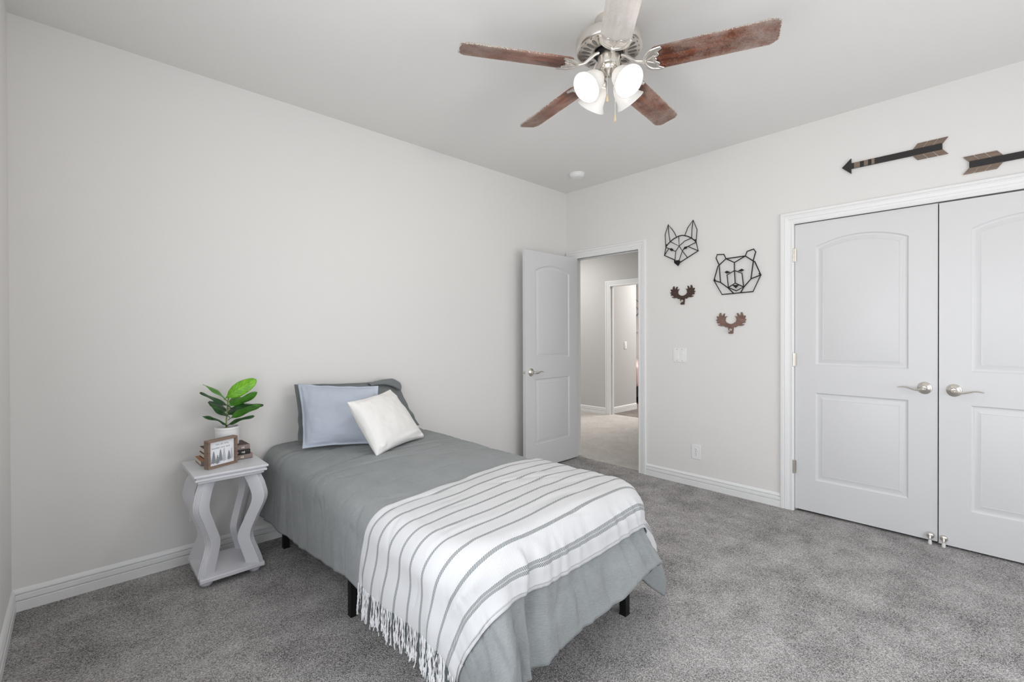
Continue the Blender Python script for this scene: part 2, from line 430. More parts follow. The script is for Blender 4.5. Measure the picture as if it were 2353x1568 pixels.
# front wall with a window opening behind the camera
m = MB().box((-L-.15, -D-.12, 0), (WX0, -D, H)).box((WX1, -D-.12, 0), (T, -D, H)).box((WX0, -D-.12, 0), (WX1, -D, WZ0)).box((WX0, -D-.12, WZ1), (WX1, -D, H))
struct(m, 'wall_front', 'wall', 'pale wall with the window behind the camera', 'wall', smooth=False)
wf = MB()
for (a, b) in (((WX0, WZ0), (WX1, WZ0+.05)), ((WX0, WZ1-.05), (WX1, WZ1)), ((WX0, WZ0), (WX0+.05, WZ1)), ((WX1-.05, WZ0), (WX1, WZ1)), ((-1.875, WZ0), (-1.825, WZ1))):
    wf.box((a[0], -D-.10, a[1]), (b[0], -D-.05, b[1]))
struct(wf, 'window_1', 'trim', 'white framed bedroom window', 'window', smooth=False)
wf = MB()
for (a, b) in (((SY0, WZ0), (SY1, WZ0+.05)), ((SY0, WZ1-.05), (SY1, WZ1)), ((SY0, WZ0), (SY0+.05, WZ1)), ((SY1-.05, WZ0), (SY1, WZ1))):
    wf.box((-L-.10, a[0], a[1]), (-L-.05, b[0], b[1]))
struct(wf, 'window_fill', 'trim', 'unseen white framed window added on the left wall for fill light', 'window', smooth=False)
# right wall with the entry doorway and the closet doorway
m = MB().box((0, DY0, 0), (T, 0, H)).box((0, CY0, 0), (T, DY1, H)).box((0, -D, 0), (T, CY1, H))
m.box((0, DY1, DTOP), (T, DY0, H)).box((0, CY1, CTOP), (T, CY0, H))
struct(m, 'wall_right', 'wall', 'pale wall with the doorway, wall art and closet', 'wall', smooth=False)
# closet interior
m = MB().box((.75, -3.9, 0), (.8, -1.9, H)).box((T, -3.9, 0), (.75, -3.85, H)).box((T, -1.95, 0), (.75, -1.9, H)).box((T, -3.85, -.05), (.75, -1.95, 0))
struct(m, 'wall_closet', 'dark', 'inside of the closet behind its doors', 'wall', smooth=False)

def sweep_u(prof, ya, yb, ztop, x0, ysign=1, z0=0.0):
    """door casing: prof (distance from the opening, thickness) carried up one side, over the top and down the other; faces -x"""
    mb = MB(); y1, y0 = max(ya, yb), min(ya, yb)
    paths = []
    for (wd, th) in prof:
        x = x0-th
        paths.append([(x, y1+wd, z0), (x, y1+wd, ztop+wd), (x, y0-wd, ztop+wd), (x, y0-wd, z0)])
    n = len(paths); vs = [p for pa in paths for p in pa]; fs = []
    for i in range(n-1):
        for k in range(3): fs.append((i*4+k, (i+1)*4+k, (i+1)*4+k+1, i*4+k+1))
    mb.add(vs, fs); return mb
CAS = [(-.004, -.01), (-.004, .008), (.004, .012), (.012, .012), (.014, .009), (.030, .010), (.032, .013), (.052, .016), (.055, .013), (.060, .013), (.063, .019), (.078, .019), (.082, .015), (.082, -.01)]
CAS2 = [(a*.92, b) for a, b in CAS]
def casing(name, ya, yb, ztop, label, prof=CAS):
    mb = sweep_u(prof, ya, yb, ztop, 0.0)
    y1, y0 = max(ya, yb), min(ya, yb)
    # jamb lining
    mb.box((-.001, y1, 0), (T+.001, y1-.001+.019, ztop)).box((-.001, y0-.018, 0), (T+.001, y0, ztop)).box((-.001, y0-.018, ztop), (T+.001, y1+.018, ztop+.018))
    # stop
    mb.box((.04, y1-.011, 0), (.075, y1, ztop)).box((.04, y0, 0), (.075, y0+.011, ztop)).box((.04, y0, ztop-.011), (.075, y1, ztop))
    return struct(mb, name, 'trim', label, 'door frame', smooth=False, fix=True)
casing('trim_1', DY0+.012, DY1, DTOP, 'white moulded frame around the open doorway', CAS2)
casing('trim_2', CY0+.002, CY1-.002, CTOP+.004, 'white moulded frame around the closet double doors')

BASE = [(.0, -.01), (.0, .015), (.043, .015), (.0455, .0135), (.0465, .005), (.0515, .004), (.053, .0138), (.072, .0128), (.0745, .0112), (.0755, .0035), (.081, .003), (.0825, .0115), (.090, .0095), (.097, .005), (.101, .002), (.101, -.01)]
def baseboard(name, a, b, nrm, label):
    """straight board from a to b (xy), thickness along nrm"""
    mb = MB(); a = Vector((a[0], a[1], 0)); b = Vector((b[0], b[1], 0)); nn = Vector((nrm[0], nrm[1], 0))
    vs = []
    for (z, th) in BASE:
        for p in (a, b): vs.append(p+nn*th+Vector((0, 0, z)))
    n = len(BASE); fs = [(2*i, 2*i+1, 2*i+3, 2*i+2) for i in range(n-1)]+[tuple(2*i for i in range(n)), tuple(2*i+1 for i in range(n))[::-1]]
    mb.add(vs, fs); return struct(mb, name, 'trim', label, 'baseboard', smooth=True, angle=20, fix=True)
baseboard('baseboard_back', (-L, 0), (0, 0), (0, -1), 'white ribbed baseboard along the wall behind the bed')
baseboard('baseboard_left', (-L, -D), (-L, 0), (1, 0), 'white ribbed baseboard along the left wall')
baseboard('baseboard_right', (0, CY0+.084), (0, DY1-.076), (-1, 0), 'white ribbed baseboard between the doorway and the closet')
baseboard('baseboard_front', (-L, -D), (0, -D), (0, 1), 'white ribbed baseboard under the window')

# ------------------------------------------------------------------ beyond the doorway
FX = 2.36
m = MB().box((FX, 1.085, 0), (FX+.1, 3.2, H)).box((FX, .20, 2.035), (FX+.1, 1.085, H)).box((FX, -1.6, 0), (FX+.1, .20, H))
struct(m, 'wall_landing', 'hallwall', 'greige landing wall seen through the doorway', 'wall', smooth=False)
m = MB().box((T, 3.1, 0), (FX, 3.2, H)).box((T, -1.6, 0), (FX, -1.5, H)).box((T, .12, 0), (T+.06, 3.1, H))
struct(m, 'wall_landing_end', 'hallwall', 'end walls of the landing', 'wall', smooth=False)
def casing_far():
    mb = MB(); prof = CAS; paths = []
    for (wd, th) in prof:
        x = FX-th; paths.append([(x, 1.07+wd, 0), (x, 1.07+wd, 2.02+wd), (x, .215-wd, 2.02+wd), (x, .215-wd, 0)])
    n = len(paths); vs = [p for pa in paths for p in pa]; fs = []
    for i in range(n-1):
        for k in range(3): fs.append((i*4+k, (i+1)*4+k, (i+1)*4+k+1, i*4+k+1))
    mb.add(vs, fs)
    mb.box((FX-.001, 1.07, 0), (FX+.101, 1.086, 2.02)).box((FX-.001, .2, 0), (FX+.101, .215, 2.02)).box((FX-.001, .2, 2.02), (FX+.101, 1.086, 2.036))
    mb.box((FX+.04, 1.059, 0), (FX+.07, 1.07, 2.02))
    t3 = struct(mb, 'trim_3', 'trim', 'white frame of the far doorway across the landing', 'door frame', smooth=False, fix=True)
    MB().box((FX+.012, 1.0685, .895), (FX+.036, 1.0705, .955)).obj('strike_plate', 'nickel', t3, smooth=False)
casing_far()
baseboard('baseboard_landing', (FX, 1.155), (FX, 3.1), (-1, 0), 'white baseboard on the landing wall')
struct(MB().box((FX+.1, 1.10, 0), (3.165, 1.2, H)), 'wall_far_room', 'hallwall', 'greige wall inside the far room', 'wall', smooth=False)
baseboard('baseboard_far_room', (FX+.1, 1.10), (3.165, 1.10), (0, -1), 'white baseboard inside the far room')
struct(MB().box((5.6, -1.6, 0), (5.7, 3.2, H)).box((2.46, -1.6, 0), (5.6, -1.5, H)).box((2.46, 3.1, 0), (5.6, 3.2, H)), 'wall_far_end', 'wall', 'white far wall seen past the two doorways', 'wall', smooth=False)
struct(MB().box((5.57, .6, 0), (5.6, 3.1, 1.32)).box((5.52, .6, 1.32), (5.6, 3.1, 1.355)), 'trim_4', 'trim', 'white wainscot with a ledge behind the pink bed', 'trim', smooth=False)
pb = thing('bed', 'bed with a pink spread glimpsed in the far room', 'bed', (4.3, 1.9, 0))
m = MB().box((3.45, 1.25, .33), (5.4, 2.6, .72)); m.obj('bedspread', 'pink', pb, bevel=.07, seg=4)
for p in ((3.55, 1.38), (3.55, 2.4), (5.3, 1.38), (5.3, 2.4)):
    MB().box((p[0]-.03, p[1]-.03, 0), (p[0]+.03, p[1]+.03, .335)).obj('leg', 'black_frame', pb, smooth=False)
MB().box((3.5, 1.32, .14), (5.35, 2.55, .325)).obj('base', 'black_frame', pb, smooth=False)
pl2 = MB().ball((4.9, 1.62, .85), .26, 16, 10, (1, 1.2, .42)); tag(pl2.obj('pillow', 'whitefab'), 'white pillow on the pink bed in the far room', 'pillow')
art = MB()
for k in range(4):
    art.tube([(5.585, 2.40+.1*k+.10*math.sin(t*.9+k), 1.58+.07*t) for t in range(8)], .006, 6)
tag(art.obj('line_art', 'ink'), 'looping grey line drawing on the far white wall', 'wall art')

# ------------------------------------------------------------------ doors
def panel_loop(y0, y1, z0, z1, rise, d, n=18):
    """outline of a door panel, inset by d; the top is an arch when rise > 0.  returns (y, z) anticlockwise seen from the front"""
    pts = [(y0+d, z0+d), (y1-d, z0+d)]
    if rise <= 0: return pts+[(y1-d, z1-d), (y0+d, z1-d)]
    hw = (y1-y0)/2; R = (hw*hw+rise*rise)/(2*rise); zc = z1-R; yc = (y0+y1)/2
    rr = R-d; e = hw-d
    for i in range(n+1):
        yy = yc+e-2*e*i/n
        pts.append((yy, zc+math.sqrt(rr*rr-(yy-yc)**2)))
    return pts
PROF = [(0, 0), (.004, -.0045), (.009, -.0075), (.016, -.0085), (.020, -.0080), (.040, -.0020), (.043, -.0012), (.045, -.0022), (.047, -.0018)]
def door_leaf(name, width, height, th, label, side=None, stile=.125, panels=None):
    """door slab in its own frame: y from 0 to width, z from 0 to height, front at x = 0 facing -x"""
    mb = MB(); P = panels
    y0, y1 = P['y']; N = 18
    def rect(a, b, c, d):  # y a..b, z c..d
        mb.add([(0, a, c), (0, b, c), (0, b, d), (0, a, d)], [(0, 3, 2, 1)])
    (la, lb), (ua, ub), rise = P['low'], P['up'], P['rise']
    rect(0, y0, 0, height); rect(y1, width, 0, height); rect(y0, y1, 0, la); rect(y0, y1, lb, ua)
    top = panel_loop(y0, y1, ua, ub, rise, 0, N)[2:]
    vs = [(0, y, z) for y, z in top]+[(0, y, height) for y, z in top]; k = len(top)
    mb.add(vs, [(i, i+1, k+i+1, k+i) for i in range(k-1)])
    for (za, zb, rs) in ((la, lb, 0), (ua, ub, rise)):
        loops = [panel_loop(y0, y1, za, zb, rs, d, N) for d, h in PROF]; k = len(loops[0])
        vs = [(-h, y, z) for (d, h), lp in zip(PROF, loops) for y, z in lp]; fs = []
        for i in range(len(PROF)-1):
            fs += [(i*k+j, (i+1)*k+j, (i+1)*k+(j+1) % k, i*k+(j+1) % k) for j in range(k)]
        fs.append(tuple((len(PROF)-1)*k+j for j in range(k))[::-1])
        mb.add(vs, fs)
    mb.add([(0, 0, 0), (0, width, 0), (0, width, height), (0, 0, height), (th, 0, 0), (th, width, 0), (th, width, height), (th, 0, height)],
           [(4, 5, 6, 7), (0, 1, 5, 4), (1, 2, 6, 5), (2, 3, 7, 6), (3, 0, 4, 7)])
    o = mb.obj(name, 'door', None, smooth=True, angle=12, fix=True)
    return tag(o, label, 'door', kind='structure')
def lever(parent, P, nrm, along, label=None, black=False):
    """oval rose and wavy lever at P; nrm points out of the door, along the way the lever points"""
    P = Vector(P); nn = Vector(nrm); al = Vector(along); up = Vector((0, 0, 1))
    rose = MB().lathe([(0.0345, 0), (0.0345, .003), (.0325, .006), (.029, .007), (.027, .009), (.022, .013), (.0145, .0155), (.0125, .018), (.0115, .032), (.0, .034)], P, nn, 32, sx=1.08, side=up).obj('handle_rose', 'nickel', parent, fix=True)
    if label: rose['label'] = label
    ctr = [P+nn*.030, P+nn*.046+al*.002, P+nn*.052+al*.014-up*.007, P+nn*.050+al*.035-up*.010, P+nn*.047+al*.058-up*.004, P+nn*.046+al*.080+up*.003, P+nn*.047+al*.102+up*.004, P+nn*.049+al*.124-up*.001]
    rad = [.011, .0115, .011, .0095, .0085, .0075, .0062, .0035]
    pts = spline(ctr, 6); rs = []
    for i in range(len(ctr)-1):
        for j in range(6): rs.append(rad[i]+(rad[i+1]-rad[i])*j/6)
    rs.append(rad[-1])
    for i in range(len(pts)): pass
    MB().tube(pts, rs, 12, flat=(up, .62)).obj('handle_lever', 'nickel', rose)
    if black: MB().ball(P+nn*.036+al*.003, .0085, 12, 8, (.9, .9, 1.15)).obj('lock_cylinder', 'black_metal', rose)
    return rose
def hinge(parent, x, y, z, h=.09):
    o = MB().tube([(x, y, z), (x, y, z+h*.31)], .0062, 10).tube([(x, y, z+h*.325), (x, y, z+h*.66)], .0062, 10).tube([(x, y, z+h*.675), (x, y, z+h)], .0062, 10)
    o.box((x+.004, y-.016, z), (x+.007, y+.016, z+h)).ball((x, y, z+h), .006, 10, 6).ball((x, y, z), .006, 10, 6)
    return o.obj('hinge', 'nickel', parent)
PAN = dict(y=(.134, .626), low=(.223, .836), up=(1.028, 1.912), rise=.058)
# open entry door: hinged on the far jamb and swung right back along the wall behind the bed
d1 = door_leaf('door_1', .757, 2.03, .035, 'open white panelled door standing in front of the back wall', panels=PAN)
d1.location = (-.002, -.152, .014); d1.rotation_euler = (0, 0, PI/2)      # local -x faces -y, local +y runs to -x
bpy.context.view_layer.update()
lever(d1, (-.690, -.152, .918), (0, -1, 0), (1, 0, 0), 'brushed nickel lever with black keyhole', True)
MB().lathe([(.014, 0), (.014, .002), (.009, .003), (.008, .010), (.0, .011)], (-.7595, -.134, .918), (-1, 0, 0), 16).obj('latch', 'nickel', d1, fix=True)
for z in (.25, 1.04, 1.80): hinge(d1, .004, -.118, z)
# closet double doors
LW = .7525
d2 = door_leaf('door_2', LW, 2.026, .035, 'closed white closet door with the hinges showing, lever pointing left', panels=dict(PAN))
d2.rotation_euler = (0, 0, 0); d2.location = (.009, CY0-.004-LW, .017)
d3 = door_leaf('door_3', .7605, 2.026, .035, 'closed white closet door cut by the right picture edge, lever pointing right', panels=dict(PAN))
d3.location = (.002, CY1+.005, .013)
bpy.context.view_layer.update()
lever(d2, (.009, -2.803, .934), (-1, 0, 0), (0, 1, 0))
lever(d3, (.002, -2.932, .931), (-1, 0, 0), (0, -1, 0))
for z in (.271, 1.036, 1.781): hinge(d2, -.008, CY0+.001, z, .091)
for z in (.271, 1.036, 1.781): hinge(d3, -.008, CY1-.001, z, .091)
def door_stop(parent, y):
    st = MB().lathe([(.0, .020), (.010, .0195), (.0165, .015), (.0185, .008), (.0185, 0)], (.003, y, .050), (-1, 0, 0), 20)
    st.tube([(-.014, y, .050), (-.020, y, .040), (-.021, y, .024)], [.006, .0065, .006], 10)
    s = st.obj('door_stop', 'nickel', parent, fix=True)
    MB().lathe([(.0, .0285), (.006, .028), (.0085, .020), (.0098, .006), (.008, .001), (0, 0)], (-.0215, y, .0005), (0, 0, 1), 14).obj('rubber_tip', 'rubber', s, fix=True)
door_stop(d2, -2.830); door_stop(d3, -2.890)

# ------------------------------------------------------------------ wall plates
def outlet(loc, nrm, label):
    n = Vector(nrm); up = Vector((0, 0, 1)); r = up.cross(n)
    t = thing('wall_outlet', label, 'outlet', loc); c = Vector(loc)
    MB().prism([(-.038, -.060), (.038, -.060), (.038, .060), (-.038, .060)], c, r, up, n*.006).obj('cover_plate', 'plastic', t, bevel=.003)
    for s in (-1, 1):
        sk = MB().prism([(.0165*math.cos(a*PI/12)*(1.0), .0145*math.sin(a*PI/12)) for a in range(24)], c+up*(.0195*s)+n*.005, r, up, n*.003).obj('socket', 'plastic', t, smooth=False)
        mm = MB()
        for dx, hh in ((-.0062, .0045), (.0062, .0035)):
            mm.prism([(dx-.0012, -hh+.003), (dx+.0012, -hh+.003), (dx+.0012, hh+.003), (dx-.0012, hh+.003)], c+up*(.0195*s)+n*.0078, r, up, n*.0006)
        mm.prism([(.0026*math.cos(a*PI/5), -.0085+.0026*math.sin(a*PI/5)) for a in range(10)], c+up*(.0195*s)+n*.0078, r, up, n*.0006)
        mm.obj('slot', 'slot', sk, smooth=False)
    MB().lathe([(.003, .006), (.003, .0072), (0, .0075)], c, n, 10).obj('screw', 'slot', t)
    return t
outlet((0, -1.391, .288), (-1, 0, 0), 'white wall outlet low between the doorway and the closet')
outlet((-3.237, 0, .285), (0, -1, 0), 'white wall outlet half hidden behind the nightstand leg')
def switch(loc, nrm, gangs, label):
    n = Vector(nrm); up = Vector((0, 0, 1)); r = up.cross(n); c = Vector(loc)
    t = thing('light_switch', label, 'switch', loc); hw = .035+.023*(gangs-1)
    MB().prism([(-hw, -.060), (hw, -.060), (hw, .060), (-hw, .060)], c, r, up, n*.006).obj('cover_plate', 'plastic', t, bevel=.003)
    for g in range(gangs):
        ox = (g-(gangs-1)/2)*.046
        b = MB().prism([(-.0165, -.034), (.0165, -.034), (.0165, .034), (-.0165, .034)], c+r*ox+n*.0055, r, up, n*.0012).obj('rocker_frame', 'plastic', t, smooth=False)
        s = -1 if g % 2 == 0 else 1
        rk = MB(); a = .0145; q = []
        for zz, dd in ((-.0315, .0045 if s < 0 else .0015), (0, .003), (.0315, .0015 if s < 0 else .0045)):
            q += [c+r*(ox-a)+up*zz+n*(.006+dd), c+r*(ox+a)+up*zz+n*(.006+dd)]
        e = [c+r*(ox-a)+up*(-.0315)+n*.006, c+r*(ox+a)+up*(-.0315)+n*.006, c+r*(ox+a)+up*.0315+n*.006, c+r*(ox-a)+up*.0315+n*.006]
        rk.add(q+e, [(0, 1, 3, 2), (2, 3, 5, 4), (6, 7, 1, 0), (4, 5, 8, 9), (6, 0, 2, 4, 9), (7, 8, 5, 3, 1)])
        rk.obj('rocker', 'plastic', b, smooth=False, fix=True)
        for zz in (-.048, .048): MB().lathe([(.0028, .006), (.0028, .0068), (0, .007)], c+r*ox+up*zz, n, 10).obj('screw', 'slot', b)
    return t
switch((0, -1.249, 1.088), (-1, 0, 0), 2, 'white double rocker switch between the doorway and the closet')
switch((2.835, 1.10, 1.085), (0, -1, 0), 1, 'white single switch on the far room wall past the landing')
# smoke alarm
sm = MB().lathe([(.070, 0), (.070, -.010), (.066, -.012), (.0655, -.016), (.062, -.026), (.050, -.034), (.046, -.033), (.044, -.036), (.0, -.037)], (-.385, -.455, H), (0, 0, 1), 40)
so = tag(sm.obj('smoke_alarm', 'plastic', fix=True), 'round white smoke alarm on the ceiling near the corner', 'smoke alarm')
MB().lathe([(.008, -.0365), (.008, -.039), (0, -.0395)], (-.365, -.47, H), (0, 0, 1), 14).obj('test_button', 'plastic', so, fix=True)

# ------------------------------------------------------------------ bed
bed = thing('bed', 'single bed on a black steel frame with six legs, made up in grey', 'bed', (-2.38, -1.0, 0))
for x in (-2.826, -1.934):
    for y in (-.185, -1.10, -1.945):
        lg = MB().box((x-.017, y-.017, 0.004), (x+.017, y+.017, .285)).obj('leg', 'black_frame', bed, bevel=.003)
        MB().box((x-.0172, y-.0172, 0), (x+.0172, y+.0172, .006)).obj('leg_cap', 'black_metal', lg, smooth=False)
fr = MB()
for x in (-2.826, -1.934): fr.box((x-.016, -1.962, .25), (x+.016, -.06, .285))
for y in (-.07, -1.10, -1.945): fr.box((-2.81, y-.016, .25), (-1.95, y+.016, .285))
for k in range(9): fr.box((-2.81, -.22-.2*k-.012, .27), (-1.95, -.22-.2*k+.012, .284))
fr.obj('frame', 'black_frame', bed, smooth=False)
MB().box((-2.80, -1.94, .286), (-1.955, -.06, .545)).obj('mattress', 'mattress', bed, bevel=.05, seg=4)

# bedding: one function gives the outside of the made bed, the comforter and the blanket are laid over it
def smooth(t): t = np.clip(t, 0, 1); return t*t*(3-2*t)
def tab(th, xs, ys):
    i = np.clip(np.searchsorted(xs, th)-1, 0, len(xs)-2); xs = np.array(xs, float); ys = np.array(ys, float)
    t = smooth((th-xs[i])/(xs[i+1]-xs[i])); return ys[i]*(1-t)+ys[i+1]*t
EX0,EX1,EY,ZT=-2.815,-1.925,-1.965,0.585     # where the top of the bedding starts to roll over
OL,OR,OF=.44,.47,.42
# degrees from the side (0) to the foot (90): outward slope of the hanging part
LT=([0,16,34,50,66,80,90],[.05,.05,.08,.28,.56,.22,.16])
RT=([0,14,30,48,62,76,90],[.16,.40,.42,.08,.30,.52,.42])
RHO=.12
def cover(u,v):
    """point on the outside of the bedding: u across the bed (0 = left roll, positive right), v down the bed from the head wall"""
    W=EX1-EX0; left=(u<W/2)
    # the hem is not straight: the cloth lies a little askew
    a=np.maximum(np.where(left,RHO-u,u-(W-RHO)),0); b=np.maximum(v+EY+RHO,0)
    rr=np.hypot(a,b); th=np.degrees(np.arctan2(b,np.maximum(a,1e-9))); th=np.where(rr<1e-6,0,th)
    r=np.maximum(rr-RHO,0); on=np.minimum(rr,RHO)
    k=np.where(left,tab(th,*LT),tab(th,*RT))
    uc=np.clip(u,RHO,W-RHO); vc=np.minimum(v,-EY-RHO)
    k=np.where(th>89.9,.16+.26*smooth((u-RHO)/(W-2*RHO))**1.3,k)+(1-smooth((th-2)/28))*.10*vnoise(vc*2.6+3,vc*0+left*7.0,5)+smooth((th-60)/28)*.06*vnoise(uc*4.1,uc*0,9)
    R=.10; q=R*np.pi/2
    s1=np.minimum(r,q); s2=np.maximum(r-q,0)
    k=np.clip(k,-.1,.85); kk=k*smooth(s2/.22+.35)
    drop=np.sqrt(1-kk*kk)*s2; room=ZT-R-.03
    over=np.maximum(drop-room,0); drop=np.minimum(drop,room)
    out=R*np.sin(s1/R)+kk*s2+over*.8; dz=R*(1-np.cos(s1/R))+drop
    dx=np.cos(np.radians(th))*np.where(left,-1,1); dy=-np.sin(np.radians(th))
    cx_=np.where(left,np.minimum(np.maximum(u,RHO),W/2),np.maximum(np.minimum(u,W-RHO),W/2))
    x=EX0+cx_+dx*(on+out); y=-np.minimum(v,-EY-RHO)+dy*(on+out)
    z=ZT-dz
    top=smooth(1-r/.12); cx=np.clip(u/W,0,1)
    z=z+top*(.016*(4*cx*(1-cx))**.8)
    return np.stack([x,y,z],-1)
def hem(t, w):
    """cloth coordinates of the whole cover: t 0..1 across, w 0..1 down"""
    W = EX1-EX0
    of = .455-.135*smooth((t-.12)/.75)
    v = .03+w*(-EY+of-.03)
    ol = OL+.02-.10*smooth((v-.5)/1.1)
    return -ol+t*(W+OR+ol), v
def creases(u, v):
    """quilting dimples, soft lumps and sharp wrinkles of the comforter (height in metres along the normal)"""
    W = EX1-EX0
    hang0 = np.maximum(np.maximum(-u, u-W), v+EY)
    top = 1-smooth((hang0-.02)/.10)
    d = .0035*vnoise(u*4.2, v*4.2, 2)+.0016*vnoise(u*8, v*13, 3)
    # long soft wrinkles: across the bed on the top, falling on the sides
    for sd, f1, f2, am in ((11, 1.5, 9.0, .0090), (12, 2.4, 15.0, .0066), (14, 3.2, 22.0, .0046)):
        n1 = vnoise(u*f1+.4*vnoise(u*3, v*3, sd+20), v*f2+.8*u+.5*vnoise(u*4+9, v*4, sd+21), sd)
        m1 = smooth((vnoise(u*2.1, v*2.6, sd+40)+.05)*1.8)
        d = d-am*top*np.exp(-(n1/.14)**2)*m1
        side_ = 1-smooth((v+EY)/.10)
        n2 = np.where(side_ > .5, vnoise(v*f2*.8+.4*u, u*f1, sd+5), vnoise(u*f2*.8+.5*v, v*f1, sd+6))
        m2 = smooth((vnoise(u*2.3+4, v*2.3, sd+44)+.05)*1.8)
        d = d-am*1.2*(1-top)*np.exp(-(n2/.14)**2)*m2
    # tufts: short pinched creases
    for iu in range(-2, 6):
        for iv in range(0, 12):
            tu, tv = iu*.27+.05+(.135 if iv % 2 else 0), iv*.21+.12
            ang = .35*math.sin(iu*5.1+iv*2.3); cu, su = math.cos(ang), math.sin(ang)
            p_ = (u-tu)*cu+(v-tv)*su; q_ = -(u-tu)*su+(v-tv)*cu
            d = d-.0080*np.exp(-(p_/.045)**2-(q_/.008)**2)
    hang = np.maximum(np.maximum(-u, u-(EX1-EX0)), v+EY)
    f = smooth((hang-.10)/.2)
    side = smooth((np.maximum(-u, u-(EX1-EX0))-.05)/.1)*(1-smooth((v+EY)/.1))
    foot = smooth((v+EY-.05)/.1)*(1-side)
    d = d+f*side*(.011*vnoise(v*7.5, u*.8, 31)+.006*vnoise(v*15, u*1.2, 32))
    d = d+f*foot*(.010*vnoise(u*8.5+.7*(v+EY), v*.5, 33)-.010*np.exp(-(vnoise(u*6+.8*(v+EY), v*1.1, 34)/.13)**2))
    # deep folds of the hanging foot end: (u at the edge, slant, start, end, depth, width)
    hb = v+EY
    for (u0, sl_, h0, h1, dp, wd) in ((.175, -.10, .06, .60, .022, .020), (.335, .08, .08, .50, .010, .016), (.63, .16, .06, .26, .012, .014), (.70, .20, .10, .42, .010, .016), (.77, .10, .05, .20, .010, .012), (.50, .05, .22, .50, .008, .018)):
        q_ = (u-(u0+sl_*hb))/wd
        d = d+(-dp*np.exp(-q_**2)+.45*dp*np.exp(-((np.abs(q_)-2.2)/1.1)**2))*smooth((hb-h0)/.06)*smooth((h1-hb)/.10)
    return d
def normals(G):
    n = np.cross(np.gradient(G, axis=1), np.gradient(G, axis=0)); n /= np.linalg.norm(n, axis=-1, keepdims=True)+1e-12
    if n[n.shape[0]//2, n.shape[1]//3, 2] < 0: n = -n
    return n
W_ = EX1-EX0
NU, NV = 190, 230
Tg, Wg = np.meshgrid(np.linspace(0, 1, NU), np.linspace(0, 1, NV), indexing='ij')
U, V = hem(Tg, Wg)
G = cover(U, V); N = normals(G); G = G+N*creases(U, V)[..., None]
G[..., 1] = np.minimum(G[..., 1], -.006); G[..., 2] = np.maximum(G[..., 2], .012)
mb = MB().grid(G, flip=True)
cf = mb.obj('comforter', 'comforter', None, smooth=True, angle=180)
set_uv(cf, np.stack([U, V], -1).reshape(-1, 2))
sl = cf.modifiers.new('filling', 'SOLIDIFY'); sl.thickness = .022; sl.offset = -1.0
tag(cf, 'grey crinkled comforter spread over the bed and hanging to its sides', 'comforter')

# striped throw
NU, NV = 170, 120
Tg, Sg = np.meshgrid(np.linspace(0, 1, NU), np.linspace(0, 1, NV), indexing='ij')
SMAX = .765
def blanket_uv(t, s):
    u = -.335+t*(W_+.335+.30)
    v0 = np.where(u < 0, 1.455+.035*np.clip(u/.335, -1, 0), 1.455-.075*np.clip(u/W_, 0, 1))
    v0 = v0+.012*np.sin(u*7)
    vend = 2.150+.010*np.sin(u*5.0)
    return u, v0+(vend-v0)*s
Ub, Vb = blanket_uv(Tg, Sg)
Gb = cover(Ub, Vb); Nb = normals(Gb)
rip = .0035*vnoise(Ub*14, Vb*3, 51)*smooth((-Ub)/.1)+.002*vnoise(Ub*9, Vb*9, 52)
Gb = Gb+Nb*(np.maximum(creases(Ub, Vb), -.002+.25*creases(Ub, Vb))+.0105+rip)[..., None]
T2, S2 = np.meshgrid(np.linspace(0, 1, NU), np.linspace(.93, 1.018, 8), indexing='ij')
U2, V2 = blanket_uv(T2, S2); G2 = cover(U2, V2); N2 = normals(G2)
G2 = G2+N2*(np.maximum(creases(U2, V2), -.002+.25*creases(U2, V2))+.0055)[..., None]
mb = MB().grid(Gb, flip=True).grid(G2, flip=True)
bl = mb.obj('throw_blanket', 'blanket', None, smooth=True, angle=180)
set_uv(bl, np.concatenate([np.stack([Ub, Sg*SMAX], -1).reshape(-1, 2), np.stack([U2, S2*0+.735], -1).reshape(-1, 2)]))
sl = bl.modifiers.new('cloth', 'SOLIDIFY'); sl.thickness = .004; sl.offset = 0.0
tag(bl, 'white woven throw blanket with dark stripes and fringe across the foot of the bed', 'blanket')
rnd = random.Random(4)
STR = [.045+.0795*i for i in range(8)]+[.694]
for end, tt in ((0, 0.0), (1, 1.0)):
    fr = MB()
    for k in range(150 if end == 0 else 90):
        s = (k+.5)/150
        i = 0 if end == 0 else NU-1; j = min(int(s*(NV-1)), NV-2); f = s*(NV-1)-j
        p = Vector(Gb[i, j]*(1-f)+Gb[i, j+1]*f)
        nn = Vector(Nb[i, j]); nn.z = 0; nn = nn.normalized() if nn.length > .01 else Vector((-1, 0, 0))
        along = Vector(Gb[i, j+1]-Gb[i, j]).normalized()
        ln = (.10 if end == 0 else .06)+rnd.uniform(-.018, .02); ph = rnd.uniform(0, 6.28); sw = rnd.uniform(-.5, .5)*.020
        pts = []; rr = []
        for q in range(13):
            t = q/12
            pts.append(p+nn*(.002+.006*t*rnd.uniform(.5, 1.2))+along*(sw*t+.0030*math.sin(ph+t*5)+.0010*math.sin(2.3*ph+t*13))+Vector((0, 0, .006-ln*t)))
            rr.append(.0014+.0006*math.sin(t*22+ph)+(.0014 if .70 < t < .84 else 0)+(.0006 if t > .84 else 0))
        dk = any(abs(s*SMAX-x) < (.0075 if x < .69 else .013) for x in STR)
        fr.tube(pts, rr, 6, mi=1 if dk else 0)
    fr.obj('fringe', ['yarn', 'yarn_dark'], bl)

